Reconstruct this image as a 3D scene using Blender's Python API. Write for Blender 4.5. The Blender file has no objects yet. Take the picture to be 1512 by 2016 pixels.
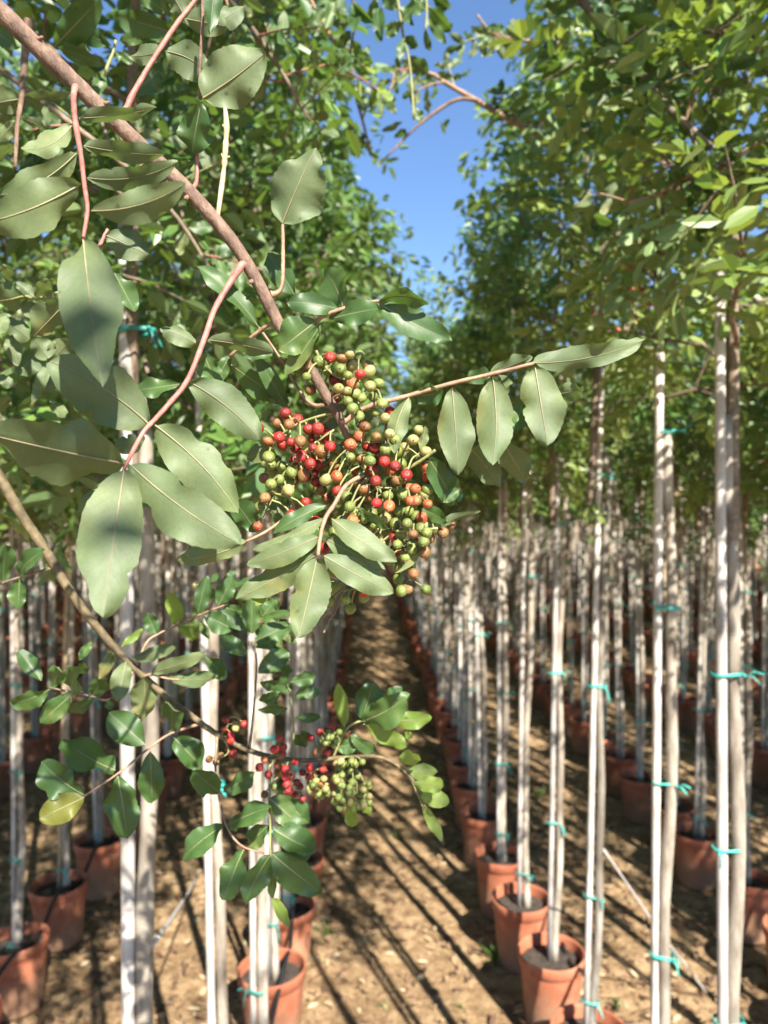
import bpy, math, random
import numpy as np
from mathutils import Vector, Matrix, Euler

random.seed(7)
rng = np.random.default_rng(11)
scene = bpy.context.scene
col = scene.collection
rad = math.radians

# ------------------------------------------------------------------ camera
FPX, W0, H0 = 1467.0, 1512, 2016          # focal length in photo pixels
EYE = Vector((0.0, 0.0, 1.75))
cam_d = bpy.data.cameras.new('camera')
cam = bpy.data.objects.new('camera', cam_d)
col.objects.link(cam)
cam_d.sensor_fit = 'VERTICAL'
cam_d.sensor_height = 36.0
cam_d.sensor_width = 27.0
cam_d.lens = FPX / H0 * 36.0
cam_d.clip_start = 0.02
cam_d.clip_end = 500
cam.location = EYE
cam.rotation_euler = Euler((rad(90 - 0.31), 0, rad(-1.21)))
cam_d.dof.use_dof = True
cam_d.dof.focus_distance = 0.352
cam_d.dof.aperture_fstop = 11.5
scene.camera = cam
CAMR = cam.rotation_euler.to_matrix()

# ------------------------------------------------------------------ sky and sun
SUN_EL, SUN_AZ = 42.0, 21.5               # azimuth: behind the viewer, to the right
to_sun = Vector((math.sin(rad(SUN_AZ)) * math.cos(rad(SUN_EL)), -math.cos(rad(SUN_AZ)) * math.cos(rad(SUN_EL)), math.sin(rad(SUN_EL))))
world = bpy.data.worlds.new('World')
scene.world = world
world.use_nodes = True
wn = world.node_tree.nodes
wl = world.node_tree.links
sky = wn.new('ShaderNodeTexSky')
sky.sky_type = 'NISHITA'
sky.sun_disc = False
sky.sun_elevation = rad(SUN_EL)
sky.sun_rotation = rad(180 - SUN_AZ)
sky.altitude = 200
sky.air_density = 1.0
sky.dust_density = 0.0
sky.ozone_density = 6.0
wl.new(sky.outputs[0], wn['Background'].inputs[0])
wn['Background'].inputs[1].default_value = 0.08
sun_d = bpy.data.lights.new('sun', 'SUN')
sun = bpy.data.objects.new('sun', sun_d)
col.objects.link(sun)
sun_d.energy = 5.0
sun_d.angle = rad(0.53)
sun_d.color = (1.0, 0.93, 0.82)
sun.rotation_euler = to_sun.to_track_quat('Z', 'Y').to_euler()
sun.location = (2, -6, 8)

scene.view_settings.view_transform = 'Standard'
scene.view_settings.look = 'None'
scene.view_settings.gamma = 1.0
scene.view_settings.exposure = 1.63
scene.view_settings.use_curve_mapping = False
scene.render.engine = 'CYCLES'
cy = scene.cycles
cy.max_bounces = 6
cy.diffuse_bounces = 4
cy.glossy_bounces = 2
cy.transmission_bounces = 4
cy.transparent_max_bounces = 4
cy.caustics_reflective = False
cy.caustics_refractive = False
cy.use_denoising = True
cy.use_adaptive_sampling = True
cy.adaptive_threshold = 0.02
cy.sample_clamp_indirect = 4.0


def P(px, py, d):
    """World point on the sight line of a photo pixel at depth d (m)."""
    return EYE + CAMR @ Vector(((px - W0 / 2) / FPX * d, -(py - H0 / 2) / FPX * d, -d))


def project(v):
    c = CAMR.transposed() @ (Vector(v) - EYE)
    d = -c.z
    if d < 0.05:
        return None
    return (W0 / 2 + c.x / d * FPX, H0 / 2 - c.y / d * FPX, d)


CAMR_T = np.array(CAMR.transposed())


def project_np(pts):
    c = (np.asarray(pts) - np.array(EYE)) @ CAMR_T.T
    d = -c[:, 2]
    dd = np.where(d > 0.05, d, 0.05)
    return W0 / 2 + c[:, 0] / dd * FPX, H0 / 2 - c[:, 1] / dd * FPX, d


# ------------------------------------------------------------------ materials
def new_mat(name):
    m = bpy.data.materials.new(name)
    m.use_nodes = True
    nt = m.node_tree
    return m, nt, nt.nodes['Principled BSDF'], nt.nodes['Material Output']


def ramp(nt, pairs, fac=None):
    r = nt.nodes.new('ShaderNodeValToRGB')
    el = r.color_ramp.elements
    while len(el) < len(pairs):
        el.new(0.5)
    for e, (p, c) in zip(el, pairs):
        e.position = p
        e.color = (*c, 1) if len(c) == 3 else c
    if fac is not None:
        nt.links.new(fac, r.inputs[0])
    return r.outputs[0]


def noise(nt, scale, detail=4, rough=0.55, coord='Object', vec_scale=None):
    tc = nt.nodes.new('ShaderNodeTexCoord')
    n = nt.nodes.new('ShaderNodeTexNoise')
    n.inputs['Scale'].default_value = scale
    n.inputs['Detail'].default_value = detail
    n.inputs['Roughness'].default_value = rough
    out = tc.outputs[coord]
    if vec_scale:
        mp = nt.nodes.new('ShaderNodeMapping')
        mp.inputs['Scale'].default_value = vec_scale
        nt.links.new(out, mp.inputs[0])
        out = mp.outputs[0]
    nt.links.new(out, n.inputs['Vector'])
    return n.outputs[0]


def mix(nt, fac, a, b, mode='MIX'):
    m = nt.nodes.new('ShaderNodeMix')
    m.data_type = 'RGBA'
    m.blend_type = mode
    for s, v in ((m.inputs[0], fac), (m.inputs[6], a), (m.inputs[7], b)):
        if isinstance(v, (int, float)):
            s.default_value = v
        elif isinstance(v, tuple):
            s.default_value = (*v, 1)
        else:
            nt.links.new(v, s)
    return m.outputs[2]


def mth(nt, op, a, b=None, c=None, clamp=False):
    m = nt.nodes.new('ShaderNodeMath')
    m.operation = op
    m.use_clamp = clamp
    for i, v in enumerate((a, b, c)):
        if v is None:
            continue
        if isinstance(v, (int, float)):
            m.inputs[i].default_value = v
        else:
            nt.links.new(v, m.inputs[i])
    return m.outputs[0]


def bump(nt, bsdf, height, strength=0.3, dist=0.01):
    b = nt.nodes.new('ShaderNodeBump')
    b.inputs['Strength'].default_value = strength
    b.inputs['Distance'].default_value = dist
    nt.links.new(height, b.inputs['Height'])
    nt.links.new(b.outputs[0], bsdf.inputs['Normal'])
    return b.outputs[0]


def rnd(nt):
    return nt.nodes.new('ShaderNodeObjectInfo').outputs['Random']


def leaf_mat(name, top, top2, under, under2, transl, rough_top=0.46, rough_under=0.58, t_fac=0.28, attr=False, veins=True, wear=0.0):
    """Two-sided leaf: darker glossy upper face, paler matt lower face, light passing through."""
    m, nt, b, out = new_mat(name)
    L = nt.links
    if attr:
        a = nt.nodes.new('ShaderNodeAttribute')
        a.attribute_name = 'tint'
        r = a.outputs['Fac']
    else:
        r = rnd(nt)
    ctop = mix(nt, r, top, top2)
    cund = mix(nt, r, under, under2)
    geo = nt.nodes.new('ShaderNodeNewGeometry')
    c = mix(nt, geo.outputs['Backfacing'], ctop, cund)
    if veins:
        uv = nt.nodes.new('ShaderNodeUVMap')
        sep = nt.nodes.new('ShaderNodeSeparateXYZ')
        L.new(uv.outputs[0], sep.inputs[0])
        u, v = sep.outputs[0], sep.outputs[1]
        av = mth(nt, 'ABSOLUTE', mth(nt, 'SUBTRACT', v, 0.5))
        # lateral veins slanting to the tip
        ph = mth(nt, 'FRACT', mth(nt, 'MULTIPLY', mth(nt, 'SUBTRACT', u, mth(nt, 'MULTIPLY', av, 0.42)), 11.0))
        ln = mth(nt, 'ABSOLUTE', mth(nt, 'SUBTRACT', ph, 0.5))
        lat = mth(nt, 'SUBTRACT', 1.0, mth(nt, 'MULTIPLY', ln, 15.0), clamp=True)
        mid = mth(nt, 'SUBTRACT', 1.0, mth(nt, 'MULTIPLY', av, 30.0), clamp=True)
        c = mix(nt, mth(nt, 'MULTIPLY', lat, 0.30), c, mix(nt, 1.0, c, (0.72, 0.74, 0.66), 'MULTIPLY'))
        c = mix(nt, mth(nt, 'MULTIPLY', mid, 0.35), c, (0.28, 0.29, 0.16))
        n = noise(nt, 60, 5, 0.6)
        blot = ramp(nt, [(0.35, (0.86, 0.86, 0.86)), (0.65, (1.1, 1.1, 1.1))], n)
        c = mix(nt, 1.0, c, blot, 'MULTIPLY')
        big = ramp(nt, [(0.32, (0.80, 0.84, 0.86)), (0.5, (1.0, 1.0, 1.0)), (0.7, (1.16, 1.10, 0.92))], noise(nt, 26, 3, 0.5))
        c = mix(nt, 1.0, c, big, 'MULTIPLY')
        vo = nt.nodes.new('ShaderNodeTexVoronoi')
        vo.feature = 'DISTANCE_TO_EDGE'
        vo.inputs['Scale'].default_value = 420
        tco = nt.nodes.new('ShaderNodeTexCoord')
        L.new(tco.outputs['Object'], vo.inputs['Vector'])
        net = ramp(nt, [(0.0, (1.12, 1.12, 1.05)), (0.12, (1, 1, 1))], vo.outputs['Distance'])
        c = mix(nt, 1.0, c, net, 'MULTIPLY')
        spot = ramp(nt, [(0.70, (1, 1, 1)), (0.76, (0.45, 0.36, 0.25))], noise(nt, 150, 2, 0.5))
        c = mix(nt, 0.8, c, spot, 'MULTIPLY')
        n2 = noise(nt, 30, 4, 0.6)
        edge = mth(nt, 'MULTIPLY', ramp(nt, [(0.62, (0, 0, 0)), (0.70, (1, 1, 1))], n2), mth(nt, 'MULTIPLY', u, wear))
        c = mix(nt, edge, c, (0.30, 0.24, 0.08))
        h = mth(nt, 'ADD', mth(nt, 'MULTIPLY', lat, 0.5), mth(nt, 'MULTIPLY', noise(nt, 240, 3), 0.6))
        bump(nt, b, h, 0.16, 0.0006)
    L.new(c, b.inputs['Base Color'])
    rr = nt.nodes.new('ShaderNodeMapRange')
    rr.inputs[3].default_value = rough_top
    rr.inputs[4].default_value = rough_under
    L.new(geo.outputs['Backfacing'], rr.inputs[0])
    L.new(rr.outputs[0], b.inputs['Roughness'])
    tr = nt.nodes.new('ShaderNodeBsdfTranslucent')
    tr.inputs[0].default_value = (*transl, 1)
    ms = nt.nodes.new('ShaderNodeMixShader')
    ms.inputs[0].default_value = t_fac
    L.new(b.outputs[0], ms.inputs[1])
    L.new(tr.outputs[0], ms.inputs[2])
    L.new(ms.outputs[0], out.inputs[0])
    return m


M = {}
M['leaf_pale'] = leaf_mat('leaf_pale', (0.060, 0.110, 0.030), (0.085, 0.140, 0.040), (0.108, 0.148, 0.068), (0.150, 0.195, 0.090), (0.15, 0.26, 0.050), wear=0.9)
M['leaf_green'] = leaf_mat('leaf_green', (0.042, 0.095, 0.028), (0.070, 0.132, 0.038), (0.10, 0.15, 0.065), (0.13, 0.18, 0.075), (0.14, 0.26, 0.035), wear=0.4)
M['leaf_young'] = leaf_mat('leaf_young', (0.15, 0.23, 0.045), (0.19, 0.28, 0.055), (0.19, 0.27, 0.075), (0.22, 0.30, 0.085), (0.32, 0.48, 0.05), t_fac=0.4)
M['leaf_yellow'] = leaf_mat('leaf_yellow', (0.13, 0.14, 0.03), (0.15, 0.16, 0.035), (0.16, 0.18, 0.05), (0.18, 0.19, 0.05), (0.2, 0.24, 0.03), t_fac=0.35, wear=1.0)
M['leaf_crown'] = leaf_mat('leaf_crown', (0.036, 0.094, 0.020), (0.150, 0.250, 0.055), (0.10, 0.165, 0.065), (0.18, 0.26, 0.095), (0.25, 0.43, 0.05), rough_top=0.38, t_fac=0.20, attr=True, veins=False)

M['leaf_crown_light'] = leaf_mat('leaf_crown_light', (0.125, 0.200, 0.045), (0.28, 0.34, 0.095), (0.19, 0.26, 0.09), (0.27, 0.33, 0.12), (0.36, 0.48, 0.06), rough_top=0.42, t_fac=0.30, attr=True, veins=False)  # pale new-growth green, lightened further to stand in for sun on the crowns


def bark_mat(name, c1, c2, c3, scale=40, vs=(1, 1, 0.25), rough=0.75, bs=0.4, bd=0.004, rand=0.35):
    m, nt, b, out = new_mat(name)
    n = noise(nt, scale, 6, 0.65, vec_scale=vs)
    c = ramp(nt, [(0.30, c1), (0.52, c2), (0.72, c3)], n)
    n2 = noise(nt, scale * 0.22, 3, 0.5)
    c = mix(nt, 1.0, c, ramp(nt, [(0.32, (0.58, 0.55, 0.52)), (0.60, (1.10, 1.08, 1.06))], n2), 'MULTIPLY')
    g = ramp(nt, [(0, (1 - rand, 1 - rand, 1 - rand * 1.05)), (1, (1.1, 1.06, 1.0))], rnd(nt))
    c = mix(nt, 1.0, c, g, 'MULTIPLY')
    nt.links.new(c, b.inputs['Base Color'])
    b.inputs['Roughness'].default_value = rough
    bump(nt, b, n, bs, bd)
    return m


M['bark'] = bark_mat('bark', (0.21, 0.175, 0.14), (0.43, 0.395, 0.345), (0.62, 0.585, 0.53), rand=0.45)
M['stake'] = bark_mat('stake', (0.34, 0.33, 0.325), (0.55, 0.535, 0.52), (0.68, 0.665, 0.645), scale=60, vs=(1, 1, 0.05), rand=0.3)
M['cane'] = bark_mat('cane', (0.30, 0.23, 0.13), (0.44, 0.355, 0.23), (0.54, 0.45, 0.31), scale=40, vs=(1, 1, 0.08))
M['twig'] = bark_mat('twig', (0.10, 0.08, 0.055), (0.19, 0.15, 0.11), (0.27, 0.22, 0.16), scale=260, vs=(1, 1, 1), bd=0.0005, rand=0.15)
M['branch_bark'] = bark_mat('branch_bark', (0.105, 0.064, 0.046), (0.185, 0.118, 0.084), (0.265, 0.185, 0.135), scale=330, vs=(1, 1, 0.55), bs=0.9, bd=0.0016, rand=0.05)
M['stalk_pink'] = bark_mat('stalk_pink', (0.24, 0.085, 0.07), (0.34, 0.145, 0.125), (0.38, 0.22, 0.17), scale=220, vs=(1, 1, 1), rough=0.55, bs=0.8, bd=0.0010, rand=0.1)
M['stalk_tan'] = bark_mat('stalk_tan', (0.20, 0.12, 0.075), (0.30, 0.195, 0.13), (0.36, 0.265, 0.175), scale=220, vs=(1, 1, 1), rough=0.55, bs=0.8, bd=0.0010, rand=0.1)
M['stalk_green'] = bark_mat('stalk_green', (0.16, 0.19, 0.07), (0.24, 0.25, 0.10), (0.30, 0.28, 0.13), scale=160, vs=(1, 1, 1), rough=0.55, bs=0.8, bd=0.0010, rand=0.1)
M['twig_dry'] = bark_mat('twig_dry', (0.40, 0.33, 0.18), (0.55, 0.47, 0.28), (0.6, 0.52, 0.32), scale=160, vs=(1, 1, 1), bd=0.0003, rand=0.05)
M['olive_bark'] = bark_mat('olive_bark', (0.075, 0.055, 0.032), (0.135, 0.105, 0.055), (0.21, 0.17, 0.085), scale=220, vs=(1, 1, 1), bd=0.0005, rand=0.05)
M['midrib'] = bark_mat('midrib', (0.22, 0.21, 0.12), (0.29, 0.265, 0.16), (0.34, 0.30, 0.19), scale=120, vs=(1, 1, 1), rough=0.5, bs=0.0, rand=0.1)


def plain(name, color, rough=0.5, nscale=None, namp=0.15, sub=0.0, rand=0.0, spec=0.5):
    m, nt, b, out = new_mat(name)
    c = None
    if nscale:
        n = noise(nt, nscale, 4, 0.6)
        lo = tuple(x * (1 - namp) for x in color)
        hi = tuple(min(1, x * (1 + namp)) for x in color)
        c = ramp(nt, [(0.32, lo), (0.68, hi)], n)
    if rand:
        if c is None:
            c = mix(nt, 0.0, color, color)
        c = mix(nt, 1.0, c, ramp(nt, [(0, (1 - rand,) * 3), (1, (1 + rand * 0.5,) * 3)], rnd(nt)), 'MULTIPLY')
    if c is None:
        b.inputs['Base Color'].default_value = (*color, 1)
    else:
        nt.links.new(c, b.inputs['Base Color'])
    b.inputs['Roughness'].default_value = rough
    b.inputs['Specular IOR Level'].default_value = spec
    if sub:
        b.inputs['Subsurface Weight'].default_value = sub
        b.inputs['Subsurface Radius'].default_value = (0.003, 0.002, 0.001)
        b.inputs['Subsurface Scale'].default_value = 1.0
    return m




def pot_mat():
    m, nt, b, out = new_mat('pot')
    c = ramp(nt, [(0.30, (0.27, 0.085, 0.045)), (0.50, (0.40, 0.135, 0.072)), (0.70, (0.46, 0.19, 0.115))], noise(nt, 11, 6, 0.65))
    tc = nt.nodes.new('ShaderNodeTexCoord')
    sep = nt.nodes.new('ShaderNodeSeparateXYZ')
    nt.links.new(tc.outputs['Object'], sep.inputs[0])
    mud = mth(nt, 'SUBTRACT', mth(nt, 'MULTIPLY', noise(nt, 30, 6, 0.7), 0.34), mth(nt, 'MULTIPLY', sep.outputs[2], 0.9))
    mud = mth(nt, 'MULTIPLY', mud, 9.0, clamp=True)
    c = mix(nt, mth(nt, 'MULTIPLY', mud, 0.75), c, (0.30, 0.21, 0.13))
    streak = ramp(nt, [(0.60, (0, 0, 0)), (0.72, (0.5, 0.5, 0.5))], noise(nt, 26, 5, 0.7, vec_scale=(1, 1, 0.15)))
    c = mix(nt, streak, c, (0.42, 0.27, 0.19))
    c = mix(nt, 1.0, c, ramp(nt, [(0, (0.72, 0.70, 0.70)), (1, (1.15, 1.15, 1.15))], rnd(nt)), 'MULTIPLY')
    nt.links.new(c, b.inputs['Base Color'])
    b.inputs['Roughness'].default_value = 0.66
    b.inputs['Specular IOR Level'].default_value = 0.3
    return m


M['pot'] = pot_mat()
M['soil'] = plain('soil', (0.045, 0.034, 0.026), 0.95, 60, 0.5)
M['tie'] = plain('tie', (0.05, 0.43, 0.37), 0.48, 40, 0.3, rand=0.5)
M['hose'] = plain('hose', (0.015, 0.015, 0.017), 0.45)
M['cord'] = plain('cord', (0.50, 0.48, 0.46), 0.6, 60, 0.2)
M['litter'] = None


def berry_mat(name, c1, c2):
    m, nt, b, out = new_mat(name)
    tc = nt.nodes.new('ShaderNodeTexCoord')
    off = nt.nodes.new('ShaderNodeVectorMath')
    off.operation = 'MULTIPLY_ADD'
    off.inputs[1].default_value = (1, 1, 1)
    nt.links.new(tc.outputs['Object'], off.inputs[0])
    cmb = nt.nodes.new('ShaderNodeCombineXYZ')
    nt.links.new(mth(nt, 'MULTIPLY', rnd(nt), 37.0), cmb.inputs[0])
    nt.links.new(cmb.outputs[0], off.inputs[2])
    nn = nt.nodes.new('ShaderNodeTexNoise')
    nn.inputs['Scale'].default_value = 0.9
    nn.inputs['Detail'].default_value = 5
    nt.links.new(off.outputs[0], nn.inputs['Vector'])
    c = ramp(nt, [(0.34, c1), (0.62, c2)], nn.outputs[0])
    c = mix(nt, 1.0, c, ramp(nt, [(0, (0.75, 0.75, 0.75)), (1, (1.15, 1.15, 1.15))], rnd(nt)), 'MULTIPLY')
    nt.links.new(c, b.inputs['Base Color'])
    b.inputs['Roughness'].default_value = 0.36
    b.inputs['Subsurface Weight'].default_value = 0.2
    b.inputs['Subsurface Radius'].default_value = (0.002, 0.0015, 0.001)
    b.inputs['Subsurface Scale'].default_value = 1.0
    bump(nt, b, noise(nt, 5, 4), 0.25, 0.12)
    return m


M['berry_R'] = berry_mat('berry_red', (0.36, 0.012, 0.018), (0.50, 0.040, 0.032))
M['berry_D'] = berry_mat('berry_dark_red', (0.20, 0.008, 0.012), (0.30, 0.035, 0.020))
M['berry_O'] = berry_mat('berry_orange', (0.32, 0.040, 0.016), (0.42, 0.15, 0.055))
M['berry_B'] = berry_mat('berry_brown', (0.20, 0.055, 0.026), (0.24, 0.155, 0.05))
M['berry_G'] = berry_mat('berry_green', (0.115, 0.165, 0.032), (0.20, 0.235, 0.060))
M['berry_Y'] = berry_mat('berry_yellow_green', (0.23, 0.255, 0.070), (0.37, 0.30, 0.125))


def ground_mat():
    m, nt, b, out = new_mat('sandy_soil')
    n1 = noise(nt, 1.6, 6, 0.6)
    n2 = noise(nt, 14, 8, 0.68)
    n3 = noise(nt, 70, 6, 0.7)
    c = ramp(nt, [(0.30, (0.15, 0.098, 0.056)), (0.48, (0.32, 0.225, 0.132)), (0.68, (0.51, 0.395, 0.25))], n2)
    c = mix(nt, 1.0, c, ramp(nt, [(0.35, (0.72, 0.68, 0.64)), (0.62, (1.08, 1.05, 1.0))], n1), 'MULTIPLY')
    c = mix(nt, 1.0, c, ramp(nt, [(0.30, (0.55, 0.52, 0.5)), (0.55, (1.08, 1.06, 1.03))], n3), 'MULTIPLY')
    nt.links.new(c, b.inputs['Base Color'])
    b.inputs['Roughness'].default_value = 0.95
    b.inputs['Specular IOR Level'].default_value = 0.15
    bump(nt, b, mth(nt, 'ADD', n2, mth(nt, 'MULTIPLY', n3, 0.5)), 0.7, 0.03)
    return m


M['ground'] = ground_mat()


def litter_mat():
    m, nt, b, out = new_mat('leaf_litter')
    a = nt.nodes.new('ShaderNodeAttribute')
    a.attribute_name = 'tint'
    c = ramp(nt, [(0.0, (0.07, 0.040, 0.024)), (0.45, (0.16, 0.09, 0.05)), (0.8, (0.34, 0.23, 0.13)), (1.0, (0.55, 0.45, 0.28))], a.outputs['Fac'])
    nt.links.new(c, b.inputs['Base Color'])
    b.inputs['Roughness'].default_value = 0.8
    return m


M['litter'] = litter_mat()


# ------------------------------------------------------------------ mesh helpers
class MB:
    def __init__(self):
        self.v, self.f, self.mi, self.uv = [], [], [], []

    def add(self, verts, faces, mat=0):
        o = len(self.v)
        self.v.extend(verts)
        self.f.extend([tuple(i + o for i in f) for f in faces])
        self.mi.extend([mat] * len(faces))

    def tube(self, pts, radii, sides=8, mat=0, cap=True, flat=None):
        pts = [Vector(p) for p in pts]
        n = len(pts)
        if not hasattr(radii, '__len__'):
            radii = [radii] * n
        t0 = (pts[1] - pts[0]).normalized()
        ref = Vector((0, 0, 1)) if abs(t0.z) < 0.9 else Vector((1, 0, 0))
        nrm = t0.cross(ref).normalized()
        vs, fs = [], []
        for i, p in enumerate(pts):
            t = (pts[min(i + 1, n - 1)] - pts[max(i - 1, 0)]).normalized()
            nrm = (nrm - t * nrm.dot(t)).normalized()
            bn = t.cross(nrm)
            for k in range(sides):
                a = 2 * math.pi * k / sides
                ca, sa = math.cos(a), math.sin(a)
                if flat:
                    sa *= flat
                vs.append(p + (nrm * ca + bn * sa) * radii[i])
        for i in range(n - 1):
            for k in range(sides):
                k2 = (k + 1) % sides
                fs.append((i * sides + k, i * sides + k2, (i + 1) * sides + k2, (i + 1) * sides + k))
        if cap:
            fs.append(tuple(range(sides))[::-1])
            fs.append(tuple((n - 1) * sides + k for k in range(sides)))
        self.add(vs, fs, mat)

    def lathe(self, prof, sides=24, mat=0):
        vs, fs = [], []
        for r, z in prof:
            for k in range(sides):
                a = 2 * math.pi * k / sides
                vs.append(Vector((r * math.cos(a), r * math.sin(a), z)))
        for i in range(len(prof) - 1):
            for k in range(sides):
                k2 = (k + 1) % sides
                fs.append((i * sides + k, i * sides + k2, (i + 1) * sides + k2, (i + 1) * sides + k))
        self.add(vs, fs, mat)

    def mesh(self, name, mats, smooth=True, origin=None):
        me = bpy.data.meshes.new(name)
        o = Vector(origin) if origin is not None else Vector((0, 0, 0))
        me.from_pydata([tuple(Vector(p) - o) for p in self.v], [], self.f)
        for m in (mats if isinstance(mats, (list, tuple)) else [mats]):
            me.materials.append(m)
        me.polygons.foreach_set('material_index', self.mi)
        me.polygons.foreach_set('use_smooth', [smooth] * len(self.f))
        me.update()
        return me


def link(name, me, parent=None, loc=None):
    o = bpy.data.objects.new(name, me)
    col.objects.link(o)
    if parent is not None:
        o.parent = parent
    if loc is not None:
        o.location = loc
    return o


def tag(o, label=None, cat=None, group=None, kind=None):
    if label:
        o['label'] = label
    if cat:
        o['category'] = cat
    if group:
        o['group'] = group
    if kind:
        o['kind'] = kind
    return o


def smooth_path(pts, rr, sub=5):
    """Catmull-Rom through points (Vectors) with radii."""
    out, ro = [], []
    n = len(pts)
    for i in range(n - 1):
        p0, p1, p2, p3 = pts[max(i - 1, 0)], pts[i], pts[i + 1], pts[min(i + 2, n - 1)]
        for s in range(sub):
            t = s / sub
            out.append(0.5 * ((2 * p1) + (p2 - p0) * t + (2 * p0 - 5 * p1 + 4 * p2 - p3) * t * t + (3 * p1 - p0 - 3 * p2 + p3) * t ** 3))
            ro.append(rr[i] * (1 - t) + rr[i + 1] * t)
    out.append(pts[-1])
    ro.append(rr[-1])
    return out, ro


def np_mesh(name, verts, faces4, mats, tint=None, smooth=False):
    """Fast mesh from numpy quads."""
    me = bpy.data.meshes.new(name)
    nv, nf = len(verts), len(faces4)
    me.vertices.add(nv)
    me.vertices.foreach_set('co', np.asarray(verts, dtype=np.float32).ravel())
    me.loops.add(nf * 4)
    me.loops.foreach_set('vertex_index', np.asarray(faces4, dtype=np.int32).ravel())
    me.polygons.add(nf)
    me.polygons.foreach_set('loop_start', np.arange(0, nf * 4, 4, dtype=np.int32))
    me.polygons.foreach_set('use_smooth', np.full(nf, smooth, dtype=bool))
    for m in mats:
        me.materials.append(m)
    if tint is not None:
        at = me.attributes.new('tint', 'FLOAT', 'POINT')
        at.data.foreach_set('value', np.asarray(tint, dtype=np.float32))
    me.update(calc_edges=True)
    return me


# ------------------------------------------------------------------ the ground
def fbm(x, y, seed, octs=4):
    r = np.random.default_rng(seed)
    z = np.zeros_like(x)
    for k in range(octs):
        for _ in range(5):
            a = r.uniform(0, 2 * math.pi)
            w = (2.1 ** k) * r.uniform(0.7, 1.4)
            z += np.sin((x * math.cos(a) + y * math.sin(a)) * w * 2.2 + r.uniform(0, 6.28)) / (1.75 ** k) / 5
    return z


def ground_z(x, y):
    fall = np.exp(-np.hypot(x, y) / 40)
    return fbm(np.asarray(x, float), np.asarray(y, float), 3, 5) * 0.012 * fall - 0.006


NX, NY = 190, 300
gx = np.sinh(np.linspace(-6.4, 6.4, NX)) / math.sinh(6.4) * 260
gy = np.sinh(np.linspace(-4.2, 6.9, NY)) / math.sinh(6.9) * 320 + 2.4
X, Y = np.meshgrid(gx, gy)
Z = ground_z(X, Y)
gv = np.stack([X.ravel(), Y.ravel(), Z.ravel()], 1)
idx = np.arange(NX * NY).reshape(NY, NX)
gf = np.stack([idx[:-1, :-1].ravel(), idx[:-1, 1:].ravel(), idx[1:, 1:].ravel(), idx[1:, :-1].ravel()], 1)
ground = link('ground', np_mesh('ground', gv, gf, [M['ground']], smooth=True))
tag(ground, 'sandy brown nursery soil with dry litter between the rows of pots', 'ground', kind='structure')

# ------------------------------------------------------------------ tree kit
def bits(pos, axis, nrm, length, width, fold, tint, droop=None):
    """Leaf blades as two quads folded along the midrib. All arrays are (n,3) / (n,)."""
    side = np.cross(axis, nrm)
    side /= np.linalg.norm(side, axis=1, keepdims=True) + 1e-9
    nrm = np.cross(side, axis)
    L = length[:, None]
    Wd = width[:, None] * 0.5
    up = (fold * width * 0.5)[:, None] * nrm
    dr = (np.zeros(len(pos)) if droop is None else droop)[:, None] * nrm * L
    v = np.stack([
        pos,
        pos + axis * L * 0.30 + side * Wd * 0.92 + up - dr * 0.12,
        pos + axis * L * 0.72 + side * Wd * 0.82 + up - dr * 0.55,
        pos + axis * L - dr,
        pos + axis * L * 0.72 - side * Wd * 0.82 + up - dr * 0.55,
        pos + axis * L * 0.30 - side * Wd * 0.92 + up - dr * 0.12], 1)
    n = len(pos)
    base = np.arange(n)[:, None] * 6
    f = np.concatenate([base + np.array([[0, 1, 2, 3]]), base + np.array([[0, 3, 4, 5]])], 0)
    return v.reshape(-1, 3), f, np.repeat(tint, 6)


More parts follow.
